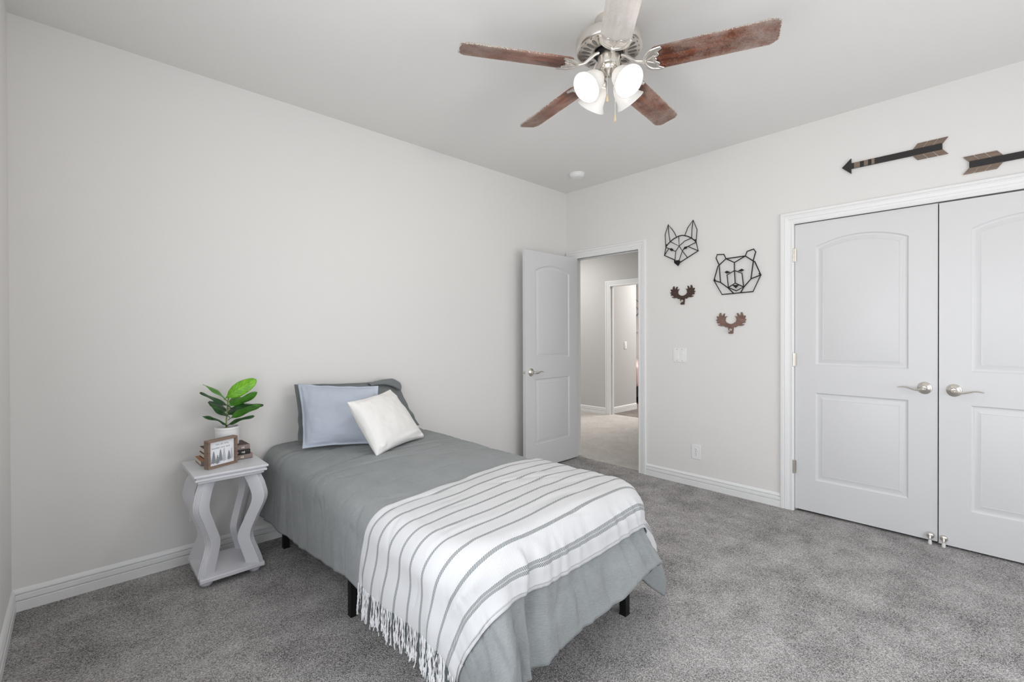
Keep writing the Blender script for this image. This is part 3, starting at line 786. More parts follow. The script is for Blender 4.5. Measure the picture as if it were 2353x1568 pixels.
# ------------------------------------------------------------------ pillows
def pillow(name, label, quad, thick, mat, seed, flange=0.0, concave=.05, n=72, group=None, pucker=.006, bulge=.5):
    """quad: bottom-left, bottom-right, top-right, top-left seen from the front"""
    BL, BR, TR, TL = [np.array(p, float) for p in quad]
    s = np.linspace(-1, 1, n); S, Tt = np.meshgrid(s, s, indexing='ij')
    fl = 1.0-flange
    S0 = S*(1-concave*(1-Tt**2)*np.abs(S)**3); T0 = Tt*(1-concave*(1-S**2)*np.abs(Tt)**3)
    a = ((S0+1)/2)[..., None]; b = ((T0+1)/2)[..., None]
    P = BL*(1-a)*(1-b)+BR*a*(1-b)+TR*a*b+TL*(1-a)*b
    nrm = np.cross(BR-BL, TL-BL); nrm /= np.linalg.norm(nrm)
    x = np.clip(np.abs(S)/fl, 0, 1); y = np.clip(np.abs(Tt)/fl, 0, 1)
    h = ((1-x**2.4)*(1-y**2.4))**bulge
    pk = pucker*(vnoise(S*9, Tt*2+5, seed)*x**4*(1-y**6)+vnoise(S*2+5, Tt*9, seed+1)*y**4*(1-x**6))
    wr = .004*vnoise(S*2.6, Tt*2.6, seed+2)+.0022*vnoise(S*6, Tt*6, seed+3)
    cor = .010*np.exp(-((np.abs(S)-.86)**2+(np.abs(Tt)-.86)**2)/.02)*vnoise(S*11, Tt*11, seed+4)
    edge = np.clip(1-h*3, 0, 1)
    wave = .008*vnoise(S*4, Tt*4, seed+6)*edge*(1 if flange else .35)
    front = P+nrm*(thick*.5*h+pk*h**.3+wr*np.minimum(h*3, 1)+cor*h**.3+wave+.002)[..., None]
    back = P-nrm*(thick*.5*h-wave+.002)[..., None]
    mb = MB().grid(front).grid(back, flip=True)
    k = n; ring = [(i, 0) for i in range(k)]+[(k-1, j) for j in range(1, k)]+[(i, k-1) for i in range(k-2, -1, -1)]+[(0, j) for j in range(k-2, 0, -1)]
    id0 = [i*k+j for i, j in ring]; off = k*k; m_ = len(ring)
    mb.f += [(id0[i], id0[i]+off, id0[(i+1) % m_]+off, id0[(i+1) % m_]) for i in range(m_)]; mb.mi += [0]*m_
    o = mb.obj(name, mat, None, smooth=True, angle=180)
    bm = bmesh.new(); bm.from_mesh(o.data); bmesh.ops.recalc_face_normals(bm, faces=bm.faces); bm.to_mesh(o.data); bm.free()
    w0 = np.linalg.norm(BR-BL); h0 = np.linalg.norm(TL-BL)
    uv = np.stack([(S+1)/2*w0, (Tt+1)/2*h0], -1).reshape(-1, 2); set_uv(o, np.concatenate([uv, uv]))
    return tag(o, label, 'pillow', group), front, nrm
sham, sf, sn = pillow('pillow', 'dark grey pillow against the wall at the back of the bed, corner folded over',
    [(-2.752, -.175, .612), (-1.900, -.190, .604), (-2.030, -.075, .930), (-2.742, -.085, .958)], .115, 'sham', 3, flange=.10, concave=.03)
# the folded-over top right corner of its flange
fp = MB(); rows = []
for i in range(25):
    t = i/24
    top = Vector((-2.255+.232*t, -.088-.012*math.sin(t*3), .926+.022*math.sin(min(t*1.2, 1)*PI*.60)))
    if t > .8: top += Vector((.016*(t-.8)/.2, 0, -.034*((t-.8)/.2)**1.2))
    bot = Vector((-2.255+.222*t, -.135-.010*t, .914+.012*math.sin(t*PI)-.050*t**2.2))
    rows.append([top.lerp(bot, j/6)+Vector((0, -.016*math.sin(PI*j/6), .002*math.sin(PI*j/6))) for j in range(7)])
fl_ = fp.grid(np.array([[list(p) for p in r] for r in rows])).obj('flange_fold', 'sham', sham, smooth=True, angle=180)
set_uv(fl_, [(i*.01, j*.01) for i in range(25) for j in range(7)])
fl_.modifiers.new('cloth', 'SOLIDIFY').thickness = .004
pillow('pillow', 'pale blue pillow with a flat border leaning on the dark grey pillow',
    [(-2.778, -.330, .606), (-2.385, -.545, .606), (-2.322, -.375, .940), (-2.748, -.165, .972)], .140, 'blue', 8, flange=.07, concave=.06, pucker=.011, bulge=.6)
pillow('pillow', 'small white cushion tilted in front of the pale blue pillow',
    [(-2.526, -.750, .597), (-2.094, -.548, .603), (-2.258, -.402, .913), (-2.630, -.602, .890)], .140, 'whitefab', 15, concave=.075, pucker=.014, bulge=.45)

# ------------------------------------------------------------------ nightstand
NSX, NSY = -3.148, -.236
ns = thing('nightstand', 'pale grey painted nightstand with four wavy legs, left of the bed', 'nightstand', (NSX, NSY, 0))
tp = MB()
for z0, z1, ins in ((.565, .578, 0), (.557, .566, .010), (.545, .558, .006), (.532, .546, .018)):
    tp.box((NSX-.168+ins, NSY-.186+ins, z0), (NSX+.166-ins, NSY+.184-ins, z1))
tp.obj('top', 'nstand', ns, bevel=.004, seg=3)
MB().box((-3.291, -.402, .032), (-2.998, -.098, .055)).obj('shelf', 'nstand', ns, bevel=.005, seg=3)
for x in (-3.255, -3.035):
    for y in (-.345, -.14):
        MB().lathe([(0, 0), (.022, .001), (.029, .010), (.028, .022), (.022, .030), (.022, .034), (0, .034)], (x, y, 0), (0, 0, 1), 20).obj('foot', 'nstand', ns, fix=True)
def leg_curve(t):
    xs = [0, .12, .30, .50, .72, .88, 1.0]; ys = [.016, -.004, -.030, .004, .046, .030, .004]
    i = max(0, min(len(xs)-2, int(np.searchsorted(xs, t))-1)); p = [ys[max(i-1, 0)], ys[i], ys[i+1], ys[min(i+2, 6)]]
    f = (t-xs[i])/(xs[i+1]-xs[i])
    return .5*((2*p[1])+(p[2]-p[0])*f+(2*p[0]-5*p[1]+4*p[2]-p[3])*f*f+(3*p[1]-p[0]-3*p[2]+p[3])*f**3)
for sx in (-1, 1):
    for sy in (-1, 1):
        d = Vector((sx*.74, sy*.67, 0)).normalized(); q = Vector((-d.y, d.x, 0))
        c0 = Vector((NSX, NSY, 0))+Vector((sx*.098, sy*.112, 0)); vs = []; K = 44
        th = .019
        sec = [(-.033, -th), (.030, -th), (.033, -th*.92), (.033, -th*.62), (.0295, -th*.5), (.033, -th*.36), (.033, -th*.14), (.0295, 0), (.033, th*.14), (.033, th*.36), (.0295, th*.5), (.033, th*.62), (.033, th*.92), (.030, th), (-.033, th)]
        m_ = len(sec)
        for i in range(K+1):
            t = i/K; wd = 1.0+.10*math.cos(t*2*PI)
            for (e, w2) in sec: vs.append(c0+d*(leg_curve(t)+e*wd)+q*w2+Vector((0, 0, .054+.479*t)))
        fs = [(i*m_+j, i*m_+(j+1) % m_, (i+1)*m_+(j+1) % m_, (i+1)*m_+j) for i in range(K) for j in range(m_)]+[tuple(range(m_))[::-1], tuple(range(K*m_, (K+1)*m_))]
        MB().add(vs, fs).obj('leg', 'nstand', ns, smooth=True, angle=35, fix=True)

# ------------------------------------------------------------------ books, pot plant, framed print
def book(z0, z1, x0, x1, y0, y1, mat, label, cap=None, rz=0.0, marks=()):
    """lying flat, spine towards the room (y0)"""
    c = Vector(((x0+x1)/2, (y0+y1)/2, z0)); hw, hd, t = (x1-x0)/2, (y1-y0)/2, z1-z0
    b = thing('book', label, 'book', c, 'books stacked under the plant pot'); b.rotation_euler = (0, 0, rz)
    R = Matrix.Rotation(rz, 4, 'Z'); X = lambda p: c+(R @ Vector(p))
    def put(mb, name, mats, par, **kw):
        mb.v = [tuple(X(p)) for p in mb.v]; return mb.obj(name, mats, par, **kw)
    cv = MB(); ct = .0022
    sp = [(-hd+.004*(1-math.cos(a)), t/2+(t/2)*math.sin(a)) for a in []]
    prof = [(hd, 0), (-hd+.003, 0), (-hd-.001, .004), (-hd-.0022, t*.5), (-hd-.001, t-.004), (-hd+.003, t), (hd, t), (hd, t-ct), (-hd+.006, t-ct), (-hd+.006, ct), (hd, ct)]
    cv.prism(prof, (-hw, 0, 0), (0, 1, 0), (0, 0, 1), (2*hw, 0, 0)); cv.mi = [0]*len(cv.mi)
    mats = [mat]
    if cap:
        mats = [mat, cap]
        for i, f in enumerate(cv.f):
            zs = [cv.v[k][2] for k in f]
            if min(zs) > t-.0001: cv.mi[i] = 1
    o = put(cv, 'cover', mats, b, smooth=False, fix=True)
    put(MB().box((-hw+.003, -hd+.005, ct*.9), (hw-.003, hd-.003, t-ct*.9)), 'pages', 'pages', b, smooth=False)
    for (a, wd, h), nm in zip(marks, ('spine_title', 'spine_author')):
        ink = MB()
        for k in range(wd):
            xx = a+k*.0058; hh = h*(.6+.4*((k*7) % 3)/2)
            ink.box((xx, -hd-.0028, t*.5-hh/2), (xx+.0034, -hd-.0018, t*.5+hh/2))
        put(ink, nm, 'gold', o, smooth=False)
    return b
book(.5785, .6045, -3.256, -3.012, -.226, -.078, 'bookbrown', 'brown book at the bottom of the stack on the nightstand', 'tan', .02, ((.025, 2, .006), (.062, 3, .013)))
book(.605, .631, -3.236, -3.026, -.230, -.085, 'arrowblack', 'black book in the middle of the stack on the nightstand', None, .05, ((.018, 5, .005), (.062, 3, .011)))
book(.6315, .6585, -3.234, -3.028, -.230, -.086, 'bookbrown', 'brown book on top of the stack, under the plant pot', 'darkwood', .05, ((.020, 5, .003), (.060, 3, .010)))
PX, PY, PZ = -3.120, -.155, .659
pp = thing('potted_plant', 'green leafy plant in a white pot standing on the stacked books', 'plant', (PX, PY, PZ))
MB().lathe([(0, 0), (.0555, .001), (.057, .004), (.0575, .088), (.0595, .090), (.0595, .1005), (.0575, .102), (.0545, .1005), (.0545, .084), (0, .084)], (PX, PY, PZ), (0, 0, 1), 48).obj('pot', 'pot', pp, fix=True)
so_ = MB().lathe([(.0543, 0), (.045, .004), (.03, .007), (0, .008)], (PX, PY, PZ+.083), (0, 0, 1), 24)
so_.obj('soil', 'soil', pp, fix=True)
ST = [(PX-.004, PY, PZ+.085), (PX-.004, PY-.002, PZ+.13), (PX+.001, PY+.003, PZ+.18), (PX+.004, PY, PZ+.225), (PX+.008, PY, PZ+.262)]
MB().tube(spline(ST, 6), .0042, 8).obj('stem', 'stem', pp)
def leaf(base, tip, wd, mat, droop=.0, face=(0, -.75, .65), cup=.25, wav=.004, seed=0):
    """fiddle-shaped leaf from base to tip, its upper side turned towards face"""
    b = Vector(base); t = Vector(tip); ax = t-b; ln = ax.length; ax.normalize()
    f = Vector(face); f = (f-ax*f.dot(ax)).normalized(); sd = ax.cross(f)
    n, m_ = 22, 11; Gp = np.zeros((n, m_, 3)); uv = []
    for i in range(n):
        s = i/(n-1)
        w = wd*.5*(math.sin(PI*min(1, s**.9))**.60)*(.74+.32*s)
        if s < .12: w = wd*.5*.10+(w-wd*.5*.10)*(s/.12)**1.5
        for j in range(m_):
            k = (j/(m_-1))*2-1
            p = b+ax*(ln*s)+sd*(w*k)+f*(-cup*w*abs(k)**1.4+droop*(4*s*(1-s))*ln*.25+wav*math.sin(9*s+seed+2*k)*abs(k))
            Gp[i, j] = p; uv.append((j/(m_-1), s))
    mb = MB().grid(Gp); mb.tube([b-ax*.012-Vector((0, 0, .004)), b, b+ax*ln*.1], [.0022, .0019, .0016], 6)
    o = mb.obj('leaf', mat, pp, smooth=True, angle=180)
    set_uv(o, uv+[(.1, .5)]*(len(mb.v)-len(uv)))
    md = o.modifiers.new('blade', 'SOLIDIFY'); md.thickness = .0008
LV = [((-3.126, -.168, .922), (-2.985, -.205, 1.016), .088, 'leaf_lime', .25, (-.15, -.85, .40), .18),
      ((-3.122, -.150, .905), (-3.226, -.120, .998), .052, 'leaf_mid', .35, (.1, -.20, .95), .25),
      ((-3.112, -.165, .872), (-3.250, -.180, .962), .060, 'leaf_dark', .15, (.1, -.35, .9), .25),
      ((-3.106, -.175, .876), (-2.986, -.225, .945), .062, 'leaf_mid', .25, (.3, -.75, -.25), .15),
      ((-3.112, -.180, .862), (-2.958, -.240, .870), .060, 'leaf_dark', .30, (0, -.35, .9), .25),
      ((-3.118, -.175, .820), (-3.224, -.235, .914), .060, 'leaf_dark', .10, (.35, -.6, .6), .22),
      ((-3.110, -.180, .806), (-2.978, -.255, .872), .064, 'leaf_mid', -.15, (.3, -.8, -.35), .12),
      ((-3.130, -.170, .772), (-3.242, -.205, .836), .048, 'leaf_dark', .40, (.1, -.30, .9), .3),
      ((-3.118, -.170, .770), (-2.996, -.205, .808), .046, 'leaf_dark', .40, (0, -.30, .9), .3),
      ((-3.116, -.165, .828), (-3.050, -.110, .850), .060, 'leaf_dark', .2, (0, -.5, .8), .25),
      ((-3.108, -.150, .878), (-3.030, -.085, .905), .060, 'leaf_mid', .2, (.1, -.8, .3), .2),
      ((-3.122, -.150, .845), (-3.190, -.080, .900), .058, 'leaf_dark', .2, (.1, -.5, .8), .25)]
for i, a in enumerate(LV): leaf(*a, seed=i*1.7)

# framed print standing on the nightstand
fa = math.radians(23.0); fx_, fn_ = Vector((math.cos(fa), math.sin(fa), 0)), Vector((math.sin(fa), -math.cos(fa), 0))
fo = Vector((-3.168, -.306, .5785)); up = Vector((0, 0, 1)); FW, FH, FD = .158, .147, .036
pf = thing('framed_print', 'small wooden framed print of pine trees in front of the books', 'picture frame', fo)
m = MB(); hw = FW/2; b_ = .011
for (x0, x1, z0, z1) in ((-hw, hw, 0, b_), (-hw, hw, FH-b_, FH), (-hw, -hw+b_, b_, FH-b_), (hw-b_, hw, b_, FH-b_)):
    m.prism([(x0, z0), (x1, z0), (x1, z1), (x0, z1)], fo, fx_, up, -fn_*FD)
m.obj('frame', 'framewood', pf, bevel=.0012)
pr = MB().prism([(-hw+b_*.9, b_*.9), (hw-b_*.9, b_*.9), (hw-b_*.9, FH-b_*.9), (-hw+b_*.9, FH-b_*.9)], fo-fn_*.016, fx_, up, -fn_*.005).obj('print', 'print', pf, smooth=False)
def pine(cx, z0, h, w, mat, k):
    mb = MB(); n = 7; pts = []
    for i in range(n):
        t = i/n; hwid = w*.5*(1-t)*(1.0 if i else .9); zz = z0+h*t
        pts.append((cx+hwid+.002, zz)); pts.append((cx+hwid*.55, zz+h/n*.75))
    pts.append((cx, z0+h)); left = [(2*cx-x, z) for x, z in pts[:-1]][::-1]
    mb.prism(pts+left, fo-fn_*(.0160-.0003*k), fx_, up, fn_*.0003)
    mb.prism([(cx-.0012, z0-.006), (cx+.0012, z0-.006), (cx+.0012, z0+.004), (cx-.0012, z0+.004)], fo-fn_*(.0160-.0003*k), fx_, up, fn_*.0003)
    mb.obj('pine_tree', mat, pr, smooth=False)
for i, (cx, z0, h, w, mt) in enumerate(((-.058, .022, .040, .016, 'tree_light'), (.014, .026, .068, .026, 'tree_light'), (.055, .030, .056, .018, 'tree_light'), (-.042, .024, .062, .032, 'tree_dark'), (-.022, .020, .044, .024, 'tree_dark'), (-.006, .030, .060, .026, 'tree_dark'), (.040, .028, .046, .022, 'tree_dark'))):
    pine(cx, z0, h, w, mt, i)
def lettering(text, size, x, z, par):
    cu = bpy.data.curves.new('lettering', 'FONT'); cu.body = text; cu.size = size; cu.align_x = 'CENTER'; cu.extrude = .0002
    cu.space_character = 1.2
    tmp = bpy.data.objects.new('lettering_source', cu); COL.objects.link(tmp)
    bpy.context.view_layer.update()
    me = bpy.data.meshes.new_from_object(tmp.evaluated_get(bpy.context.evaluated_depsgraph_get()))
    bpy.data.objects.remove(tmp); bpy.data.curves.remove(cu)
    mt = Matrix((fx_, up, fn_)).transposed().to_4x4(); mt.translation = fo+fx_*x+up*z-fn_*.0155
    me.transform(mt); me.name = 'lettering'; me.materials.clear(); me.materials.append(M['ink'])
    o = bpy.data.objects.new('lettering', me); COL.objects.link(o)
    o.parent = par; o.matrix_parent_inverse = parent_matrix(par).inverted()
lettering('not all who', .0125, .004, .114, pr); lettering('wander are lost', .0125, -.003, .096, pr)

# ------------------------------------------------------------------ wall art on wall_right (s = -y along the wall, z up)
def wp(s, z, d=0.0): return Vector((-d, -s, z))
FOX = {
    'fa': (0.012, [(1.127, 2.026), (1.122, 2.131), (1.151, 2.212), (1.187, 2.165), (1.210, 2.128), (1.224, 2.096)]),
    'fb': (0.012, [(1.151, 2.212), (1.155, 2.140), (1.167, 2.064)]),
    'fc': (0.012, [(1.300, 2.097), (1.325, 2.156), (1.371, 2.211), (1.404, 2.128), (1.396, 2.027)]),
    'fd': (0.012, [(1.371, 2.211), (1.361, 2.135), (1.358, 2.064)]),
    'fe': (0.012, [(1.131, 2.025), (1.147, 2.045), (1.171, 2.064), (1.202, 2.083), (1.245, 2.098), (1.279, 2.100), (1.321, 2.086), (1.358, 2.064), (1.383, 2.041), (1.396, 2.025)]),
    'ff': (0.014, [(1.132, 2.025), (1.116, 1.950), (1.207, 1.902)]),
    'fg': (0.014, [(1.397, 2.024), (1.415, 1.951), (1.265, 1.877)]),
    'fh': (0.020, [(1.135, 2.016), (1.162, 2.003)]),
    'fi': (0.020, [(1.119, 1.949), (1.159, 2.003)]),
    'fj': (0.024, [(1.176, 2.060), (1.255, 2.011), (1.251, 2.095)]),
    'fk': (0.024, [(1.255, 2.011), (1.304, 2.046), (1.363, 2.062)]),
    'fl': (0.030, [(1.258, 2.010), (1.228, 1.970), (1.221, 1.899)]),
    'fm': (0.030, [(1.258, 2.010), (1.286, 1.965), (1.258, 1.889)]),
    'fn': (0.022, [(1.282, 1.966), (1.325, 1.908)]),
    'fo': (0.026, [(1.226, 1.971), (1.210, 1.976)]),
    'fp': (0.026, [(1.284, 1.966), (1.294, 1.976)]),
    'fq': (0.018, [(1.329, 1.998), (1.399, 2.023)]),
    'fr': (0.018, [(1.329, 1.998), (1.417, 1.950)]),
    'eye1': (0.022, [(1.163, 2.003), (1.192, 2.001), (1.210, 1.978), (1.184, 1.978)]),
    'eye2': (0.022, [(1.289, 1.976), (1.303, 1.998), (1.333, 1.999), (1.318, 1.979)]),
    'nose': (0.030, [(1.213, 1.900), (1.227, 1.892), (1.261, 1.891), (1.273, 1.874), (1.250, 1.841), (1.215, 1.872)]),
    'hook': (0.012, [(1.138, 2.039), (1.391, 2.044)]),
}
BEAR = {
    'ba': (0.012, [(1.583, 1.814), (1.559, 1.873), (1.569, 1.900), (1.620, 1.895), (1.636, 1.859)]),
    'bb': (0.012, [(1.780, 1.862), (1.793, 1.895), (1.839, 1.907), (1.854, 1.884), (1.836, 1.818)]),
    'bc': (0.012, [(1.636, 1.859), (1.780, 1.862), (1.836, 1.818), (1.848, 1.810), (1.890, 1.707), (1.835, 1.586), (1.606, 1.579), (1.542, 1.696), (1.573, 1.805), (1.583, 1.814), (1.636, 1.859)]),
    'bd': (0.020, [(1.639, 1.858), (1.703, 1.820), (1.783, 1.861)]),
    'be': (0.026, [(1.705, 1.819), (1.705, 1.757)]),
    'bf': (0.016, [(1.585, 1.814), (1.595, 1.678)]),
    'bg': (0.016, [(1.839, 1.817), (1.822, 1.685)]),
    'bh': (0.018, [(1.544, 1.695), (1.595, 1.676), (1.655, 1.627), (1.697, 1.580)]),
    'bi': (0.018, [(1.892, 1.706), (1.823, 1.683), (1.772, 1.625), (1.749, 1.585)]),
    'bj': (0.032, [(1.708, 1.756), (1.652, 1.727), (1.662, 1.629), (1.722, 1.598), (1.775, 1.625), (1.763, 1.730), (1.708, 1.756)]),
    'bk': (0.036, [(1.709, 1.756), (1.715, 1.658)]),
    'bl': (0.036, [(1.663, 1.628), (1.715, 1.658), (1.776, 1.624)]),
    'eye1': (0.020, [(1.629, 1.752), (1.647, 1.762), (1.675, 1.747), (1.646, 1.739)]),
    'eye2': (0.020, [(1.727, 1.751), (1.758, 1.766), (1.776, 1.754), (1.755, 1.744)]),
    'nose': (0.034, [(1.690, 1.646), (1.743, 1.642), (1.720, 1.618)]),
    'hook': (0.012, [(1.550, 1.701), (1.881, 1.715)]),
}

def wire_face(name, label, D, r, heads):
    pts = [p for k, (d, l) in D.items() for p in l]
    cs = sum(p[0] for p in pts)/len(pts); cz = sum(p[1] for p in pts)/len(pts)
    t = thing(name, label, 'wall art', (0, -cs, cz))
    lines = MB()
    for k, (d, l) in D.items():
        if k in ('eye1', 'eye2', 'nose', 'hook'): continue
        rr = r*(1.25 if k in heads else 1.0)
        P = [wp(a, b, d) for a, b in l]
        closed = (Vector(P[0])-Vector(P[-1])).length < 1e-4
        lines.tube(P[:-1] if closed else P, rr, 8, closed=closed)
        for p in P: lines.ball(p, rr*1.05, 8, 6)
    # struts from the raised front wires back to the rim
    wfm = lines.obj('wire_outline', 'black_metal', t)
    for k, nm in (('eye1', 'eye'), ('eye2', 'eye'), ('nose', 'nose')):
        d, l = D[k]; MB().prism([(a, b) for a, b in l], (-d, 0, 0), (0, -1, 0), (0, 0, 1), (-.004, 0, 0)).obj(nm, 'black_metal', t, smooth=False)
    d, l = D['hook']
    for a, b in l:
        MB().tube([wp(a, b, 0), wp(a, b, .016)], .0028, 8).ball(wp(a, b, .017), .0055, 10, 6).obj('hanging_nail', 'black_metal', t)
    return t
wire_face('fox_head', 'black wire fox head with tall ears on the wall by the doorway', FOX, .0033, ('fe', 'ff', 'fg'))
wire_face('bear_head', 'black wire bear head with round ears on the wall by the closet', BEAR, .0041, ())

HALF = [(0, 93), (20, 97), (45, 112), (53, 130), (50, 150), (44, 163), (34, 170), (46, 168), (58, 156), (61, 176), (55, 197), (66, 196), (76, 178), (82, 163), (92, 186), (92, 203), (103, 204), (112, 182), (111, 160), (124, 172), (134, 170), (133, 158), (124, 142), (140, 138), (138, 128), (124, 120), (134, 113), (130, 104), (112, 102), (98, 94), (104, 88), (122, 90), (116, 81), (92, 74), (68, 76), (56, 71), (49, 62), (34, 62), (26, 66), (24, 50), (22, 28)]
def antler(s0, z0, k, mat, label):
    t = thing('antler_hook', label, 'wall hook', (0, -s0, z0+.07), 'antler hooks on the wall')
    poly = [(x*k, y*k) for x, y in HALF]; poly = poly+[(-x, y) for x, y in poly[::-1] if x > 0]
    MB().prism(poly, wp(s0, z0, .002), (0, -1, 0), (0, 0, 1), (-.010, 0, 0)).obj('antlers', mat, t, smooth=False, fix=True)
    m = MB().prism([(-.0175, 0), (.0175, 0), (.019, .048), (-.019, .048)], wp(s0, z0, .002), (0, -1, 0), (0, 0, 1), (-.014, 0, 0))
    m.obj('snout', mat, t, bevel=.004)
    m = MB().tube([wp(s0, z0+.032, .016), wp(s0, z0+.026, .026), wp(s0, z0+.014, .036), wp(s0, z0+.016, .046), wp(s0, z0+.026, .048)], .0042, 8)
    m.lathe([(.010, .016), (.010, .018), (0, .019)], wp(s0, z0+.030, 0), (-1, 0, 0), 14)
    m.obj('hook', 'nickel', t)
antler(1.277, 1.516, .00078, 'darkwood', 'dark brown moose antler hook below the fox head')
antler(1.672, 1.268, .00081, 'midwood', 'reddish brown moose antler hook below the bear head')

def arrow(label, tip, z, sg, blackmat, woodmat):
    """flat wooden arrow on the wall; sg = +1 when it points to smaller s (left in the picture)"""
    t = thing('wall_arrow', label, 'wall decoration', (0, -(tip+sg*.25), z), 'wooden arrows above the closet')
    q = lambda pts: [(tip+sg*a, z+b) for a, b in pts]
    def pr_(nm, pts, mat, d0, d1, par): return MB().prism(q(pts), (-d0, 0, 0), (0, -1, 0), (0, 0, 1), (-(d1-d0), 0, 0)).obj(nm, mat, par, smooth=False, fix=True)
    pr_('arrowhead', [(0, 0), (.050, .050), (.0495, .018), (.0495, -.018), (.050, -.050)], blackmat, .002, .014, t)
    sh = pr_('shaft', [(.0495, .018), (.489, .018), (.489, -.019), (.0495, -.018)], blackmat, .002, .014, t)
    for a, b in ((.066, .097), (.118, .139), (.157, .172)):
        pr_('painted_band', [(a, .0182), (b, .0182), (b, -.0182), (a, -.0182)], woodmat, .0132, .0146, sh)
    for s in (1, -1):
        f = MB()
        for i in range(3):
            a0 = .356+.0455*i+(.002 if i else 0); a1 = .356+.0455*(i+1)-.002
            x0, x1 = a0, a1
            f.prism(q([(x0, s*.018), (x1, s*.018), (x1+.0235, s*.050), (x0+.0235, s*.050)]), (-.002, 0, 0), (0, -1, 0), (0, 0, 1), (-.008, 0, 0))
        f.prism(q([(.357, s*.018), (.489, s*.018), (.512, s*.0495), (.380, s*.0495)]), (-.002, 0, 0), (0, -1, 0), (0, 0, 1), (-.004, 0, 0), 1)
        f.obj('fletching', [woodmat, 'pages'], t, smooth=False, fix=True)
arrow('black and brown wooden arrow pointing left, above the closet frame corner', 2.391, 2.371, 1, 'arrowblack', 'arrowwood')
arrow('black and brown wooden arrow cut by the right edge of the picture', 3.482, 2.231, -1, 'arrowblack', 'arrowwood')

# ------------------------------------------------------------------ ceiling fan
CX, CY = -1.908, -1.849
fan = thing('ceiling_fan', 'brushed nickel ceiling fan with five dusty wooden blades and four lit shades', 'ceiling fan', (CX, CY, H))
def fz(prof, name, mat, par, n=48): return MB().lathe(prof, (CX, CY, 0), (0, 0, 1), n).obj(name, mat, par, fix=True)
fz([(0, H), (.066, H), (.067, H-.010), (.060, H-.035), (.043, H-.056), (.026, H-.064), (0, H-.064)], 'canopy', 'nickel', fan)
MB().ball((CX, CY, H-.064), .022, 20, 12).obj('hanger_ball', 'black_metal', fan)
fz([(.0115, H-.06), (.0115, 2.655)], 'downrod', 'nickel', fan, 20)
mo = fz([(0, 2.672), (.030, 2.671), (.036, 2.664), (.090, 2.660), (.132, 2.652), (.150, 2.640), (.1535, 2.632), (.1535, 2.600), (.151, 2.594), (.146, 2.590), (.135, 2.588), (.080, 2.580), (.074, 2.583), (.072, 2.594), (0, 2.594)], 'motor_housing', 'nickel', fan, 64)
sl_ = MB()
for k in range(25):
    an = 2*PI*(k+.5)/25; d = Vector((math.cos(an), math.sin(an), 0)); q = Vector((-d.y, d.x, 0)); c = Vector((CX, CY, 0))
    zz = lambda r: 2.580+.008*(r-.080)/.055-.0008
    pl = []
    for i in range(14):
        a = 2*PI*i/14; r = .107+.022*math.cos(a); w2 = (.0072+.0026*math.cos(a))*math.sin(a)
        pl.append(c+d*r+q*w2+Vector((0, 0, zz(r))))
    sl_.add(pl, [tuple(range(14))])
    rr = .1375; pl = [c+d*(rr+.002*math.cos(2*PI*i/8))+q*(.005*math.sin(2*PI*i/8))+Vector((0, 0, 2.5870)) for i in range(8)]
    sl_.add(pl, [tuple(range(8))])
sl_.obj('cooling_slots', 'silver_slot', mo, smooth=False, fix=True)
fz([(.066, 2.594), (.066, 2.574), (.060, 2.570), (0, 2.570)], 'flywheel', 'black_metal', fan)
hs = fz([(.050, 2.574), (.052, 2.570), (.052, 2.528), (.049, 2.520), (.040, 2.515), (.038, 2.508), (.030, 2.498), (.020, 2.490), (.014, 2.476), (.006, 2.470), (0, 2.469)], 'switch_housing', 'nickel', fan)
BZ, PITCH, AZ0 = 2.511, -.21, 149.64
def ring2(R0, R1, hw, n=10):
    """blade outline: rounded chamfers at the tip, rounded root"""
    pts = []
    ch = .034
    for (cx, cy, a0, a1, rad) in ((R1-ch, hw-ch, 0, 90, ch), (R0+.03, hw-.03, 90, 180, .03), (R0+.03, -hw+.03, 180, 270, .03), (R1-ch, -hw+ch, 270, 360, ch)):
        for i in range(n+1):
            a = math.radians(a0+(a1-a0)*i/n)
            f = 1.0 if rad != ch else (1-.10*math.sin(2*(a-math.radians(a0))))     # flatten towards a chamfer
            pts.append((cx+rad*f*math.cos(a), cy+rad*f*math.sin(a)))
    return pts
def place(o, az, pitch):
    o.location = (CX, CY, BZ); o.rotation_euler = (pitch, 0, az)
rdust = random.Random(7)
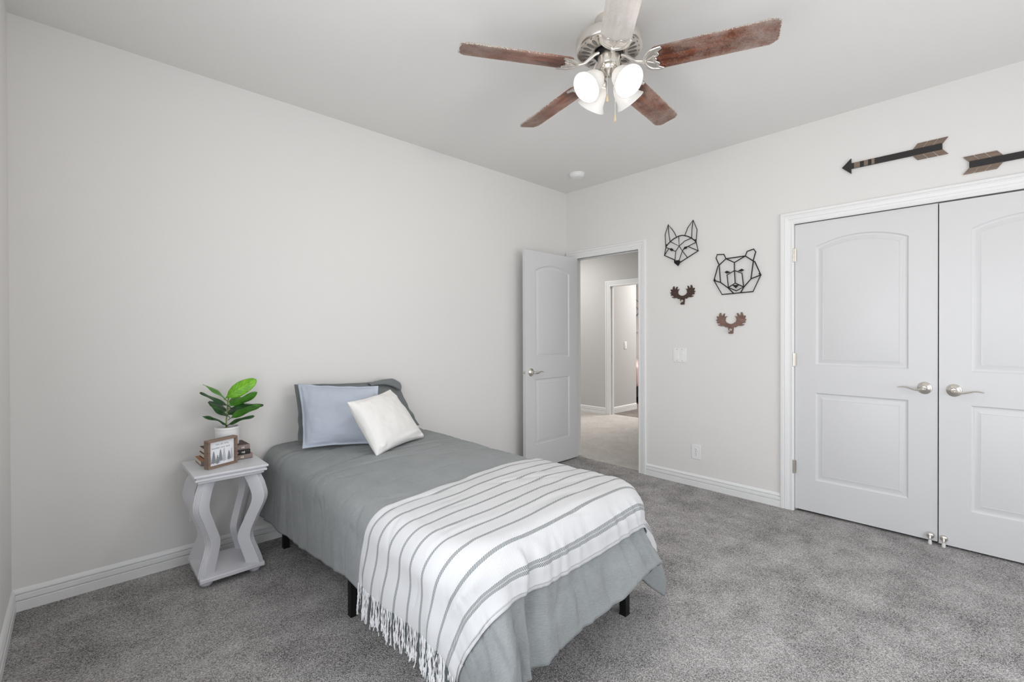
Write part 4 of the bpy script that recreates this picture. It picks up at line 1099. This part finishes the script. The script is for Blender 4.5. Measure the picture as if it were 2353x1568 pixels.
for k in range(5):
    az = math.radians(AZ0-72*k)
    bl_ = MB().prism(ring2(.188, .700, .066), (0, 0, -.003), (1, 0, 0), (0, 1, 0), (0, 0, .0065))
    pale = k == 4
    blade = bl_.obj('blade', 'blade_glare' if pale else 'blade', None, bevel=.0012, fix=True)
    blade.parent = fan; blade.matrix_parent_inverse = parent_matrix(fan).inverted(); blade.rotation_mode = 'XYZ'
    Mx = Matrix.Translation((CX, CY, BZ)) @ Matrix.Rotation(az, 4, 'Z') @ Matrix.Rotation(PITCH, 4, 'X')
    blade.location = Mx.translation; blade.rotation_euler = Mx.to_euler()
    if pale: blade['label'] = 'dusty blade painted pale for the bulb glare'
    # lint clinging to the edges
    if not pale:
        ln = MB()
        edge = [(.27+.40*i/220, .0655) for i in range(221)]+[(.6985, .050-.100*i/60) for i in range(61)]+[(.36+.30*i/150, -.0655) for i in range(151)]
        edge += [(.667+.033*math.cos(a), s*(.033+.031*math.sin(a))) for s in (1, -1) for a in [PI/2*i/16 for i in range(17)]]
        for (ex, ey) in edge:
            dens = min(1, max(0.10, (ex-.25)/.30))
            if rdust.random() < dens:
                ln.ball((ex+rdust.uniform(-.001, .001), ey*(1+rdust.uniform(-.006, .010)), rdust.uniform(-.002, .004)), rdust.uniform(.0012, .0030)*(.6+.6*dens), 6, 4)
        lo = ln.obj('dust_lint', 'dust', None, smooth=True, angle=180)
        lo.parent = blade; lo['kind'] = 'stuff'
    # blade iron
    ir = MB(); z_ = -.0075
    ir.tube(spline([(.058, 0, .060), (.082, 0, .046), (.108, 0, .020), (.125, 0, .006), (.148, 0, -.002), (.168, 0, z_)], 6), .0098, 10, flat=((0, 0, 1), .7))
    horn = spline([(.158, 0, z_), (.170, .032, z_), (.194, .055, z_), (.236, .063, z_)], 6)
    for s in (1, -1): ir.tube([(p.x, p.y*s, p.z) for p in horn], .0072, 8, flat=((0, 0, 1), .6))
    mid = spline([(.240, .061, z_), (.216, .042, z_), (.222, .026, z_), (.205, .011, z_), (.212, 0, z_)], 5)
    for s in (1, -1): ir.tube([(p.x, p.y*s, p.z) for p in mid], .0052, 8, flat=((0, 0, 1), .6))
    ir.tube([(.166, 0, z_), (.206, .022, z_)], .0040, 8, flat=((0, 0, 1), .6)).tube([(.166, 0, z_), (.206, -.022, z_)], .0040, 8, flat=((0, 0, 1), .6))
    pl = [(.168, 0)]+[(p.x, p.y) for p in horn[2:]]+[(p.x, p.y) for p in mid]+[(p.x, -p.y) for p in mid[::-1][1:]]+[(p.x, -p.y) for p in horn[2:][::-1]]
    ir.prism(pl, (0, 0, -.0062), (1, 0, 0), (0, 1, 0), (0, 0, .003))
    for sx, sy in ((.200, 0), (.216, .034), (.216, -.034)): ir.lathe([(.004, -.0065), (.0035, -.009), (0, -.0095)], (sx, sy, 0), (0, 0, 1), 10)
    io = ir.obj('blade_bracket', 'nickel_bright', None, angle=50)
    io.parent = fan; io.matrix_parent_inverse = parent_matrix(fan).inverted()
    io.location = Mx.translation; io.rotation_euler = Mx.to_euler()
# four shades
for k, azd in enumerate((165.5, 255.5, 345.5, 75.5)):
    az = math.radians(azd); o = Vector((math.cos(az), math.sin(az), 0)); c = Vector((CX, CY, 0))
    tl = math.radians(43); ax = o*math.cos(tl)-Vector((0, 0, math.sin(tl)))
    neck = c+o*.050+Vector((0, 0, 2.466))
    arm = MB().tube(spline([c+o*.030+Vector((0, 0, 2.512)), c+o*.040+Vector((0, 0, 2.497)), neck-ax*.012], 5), .011, 12)
    arm.lathe([(.0, -.018), (.018, -.016), (.026, -.006), (.027, .008), (.022, .010)], neck, ax, 24)
    fit = arm.obj('lamp_fitter', 'nickel', fan, fix=False)
    prof = [(.021, .004), (.026, .010), (.036, .022), (.045, .040), (.050, .060), (.053, .080), (.058, .096), (.066, .108), (.070, .113), (.0705, .1155), (.0675, .1150), (.062, .1085), (.055, .098), (.050, .081), (.047, .061), (.042, .041), (.033, .024), (.022, .012)]
    sh = MB().lathe(prof, neck, ax, 40).obj('lamp_shade', 'shade', fan, angle=180)
    b = MB(); bc = neck+ax*.066
    b.lathe([(0, .038), (.012, .036), (.022, .030), (.029, .018), (.031, .006), (.029, -.008), (.022, -.026), (.014, -.042), (.013, -.052), (0, -.052)], bc, ax, 24)
    b.obj('bulb', 'bulb', fan, fix=True)
for (dx, dy, zb, r0) in ((-.030, -.012, 2.345, .0), (.012, -.026, 2.262, .0)):
    p = Vector((CX+dx, CY+dy, 0)); n0 = 2.506
    ch = MB(); q = n0
    while q > zb+.030:
        ch.ball((p.x, p.y, q), .0017, 6, 5); q -= .0042
    ch.tube([(p.x, p.y, n0), (p.x, p.y, zb+.03)], .0006, 5)
    pc = ch.obj('pull_chain', 'nickel_bright', fan)
    MB().lathe([(0, .034), (.0022, .033), (.0032, .026), (.0052, .014), (.0068, .004), (.0062, -.002), (.003, -.005), (0, -.0055)], (p.x, p.y, zb), (0, 0, 1), 14).obj('pull_fob', 'fob', pc, fix=True)
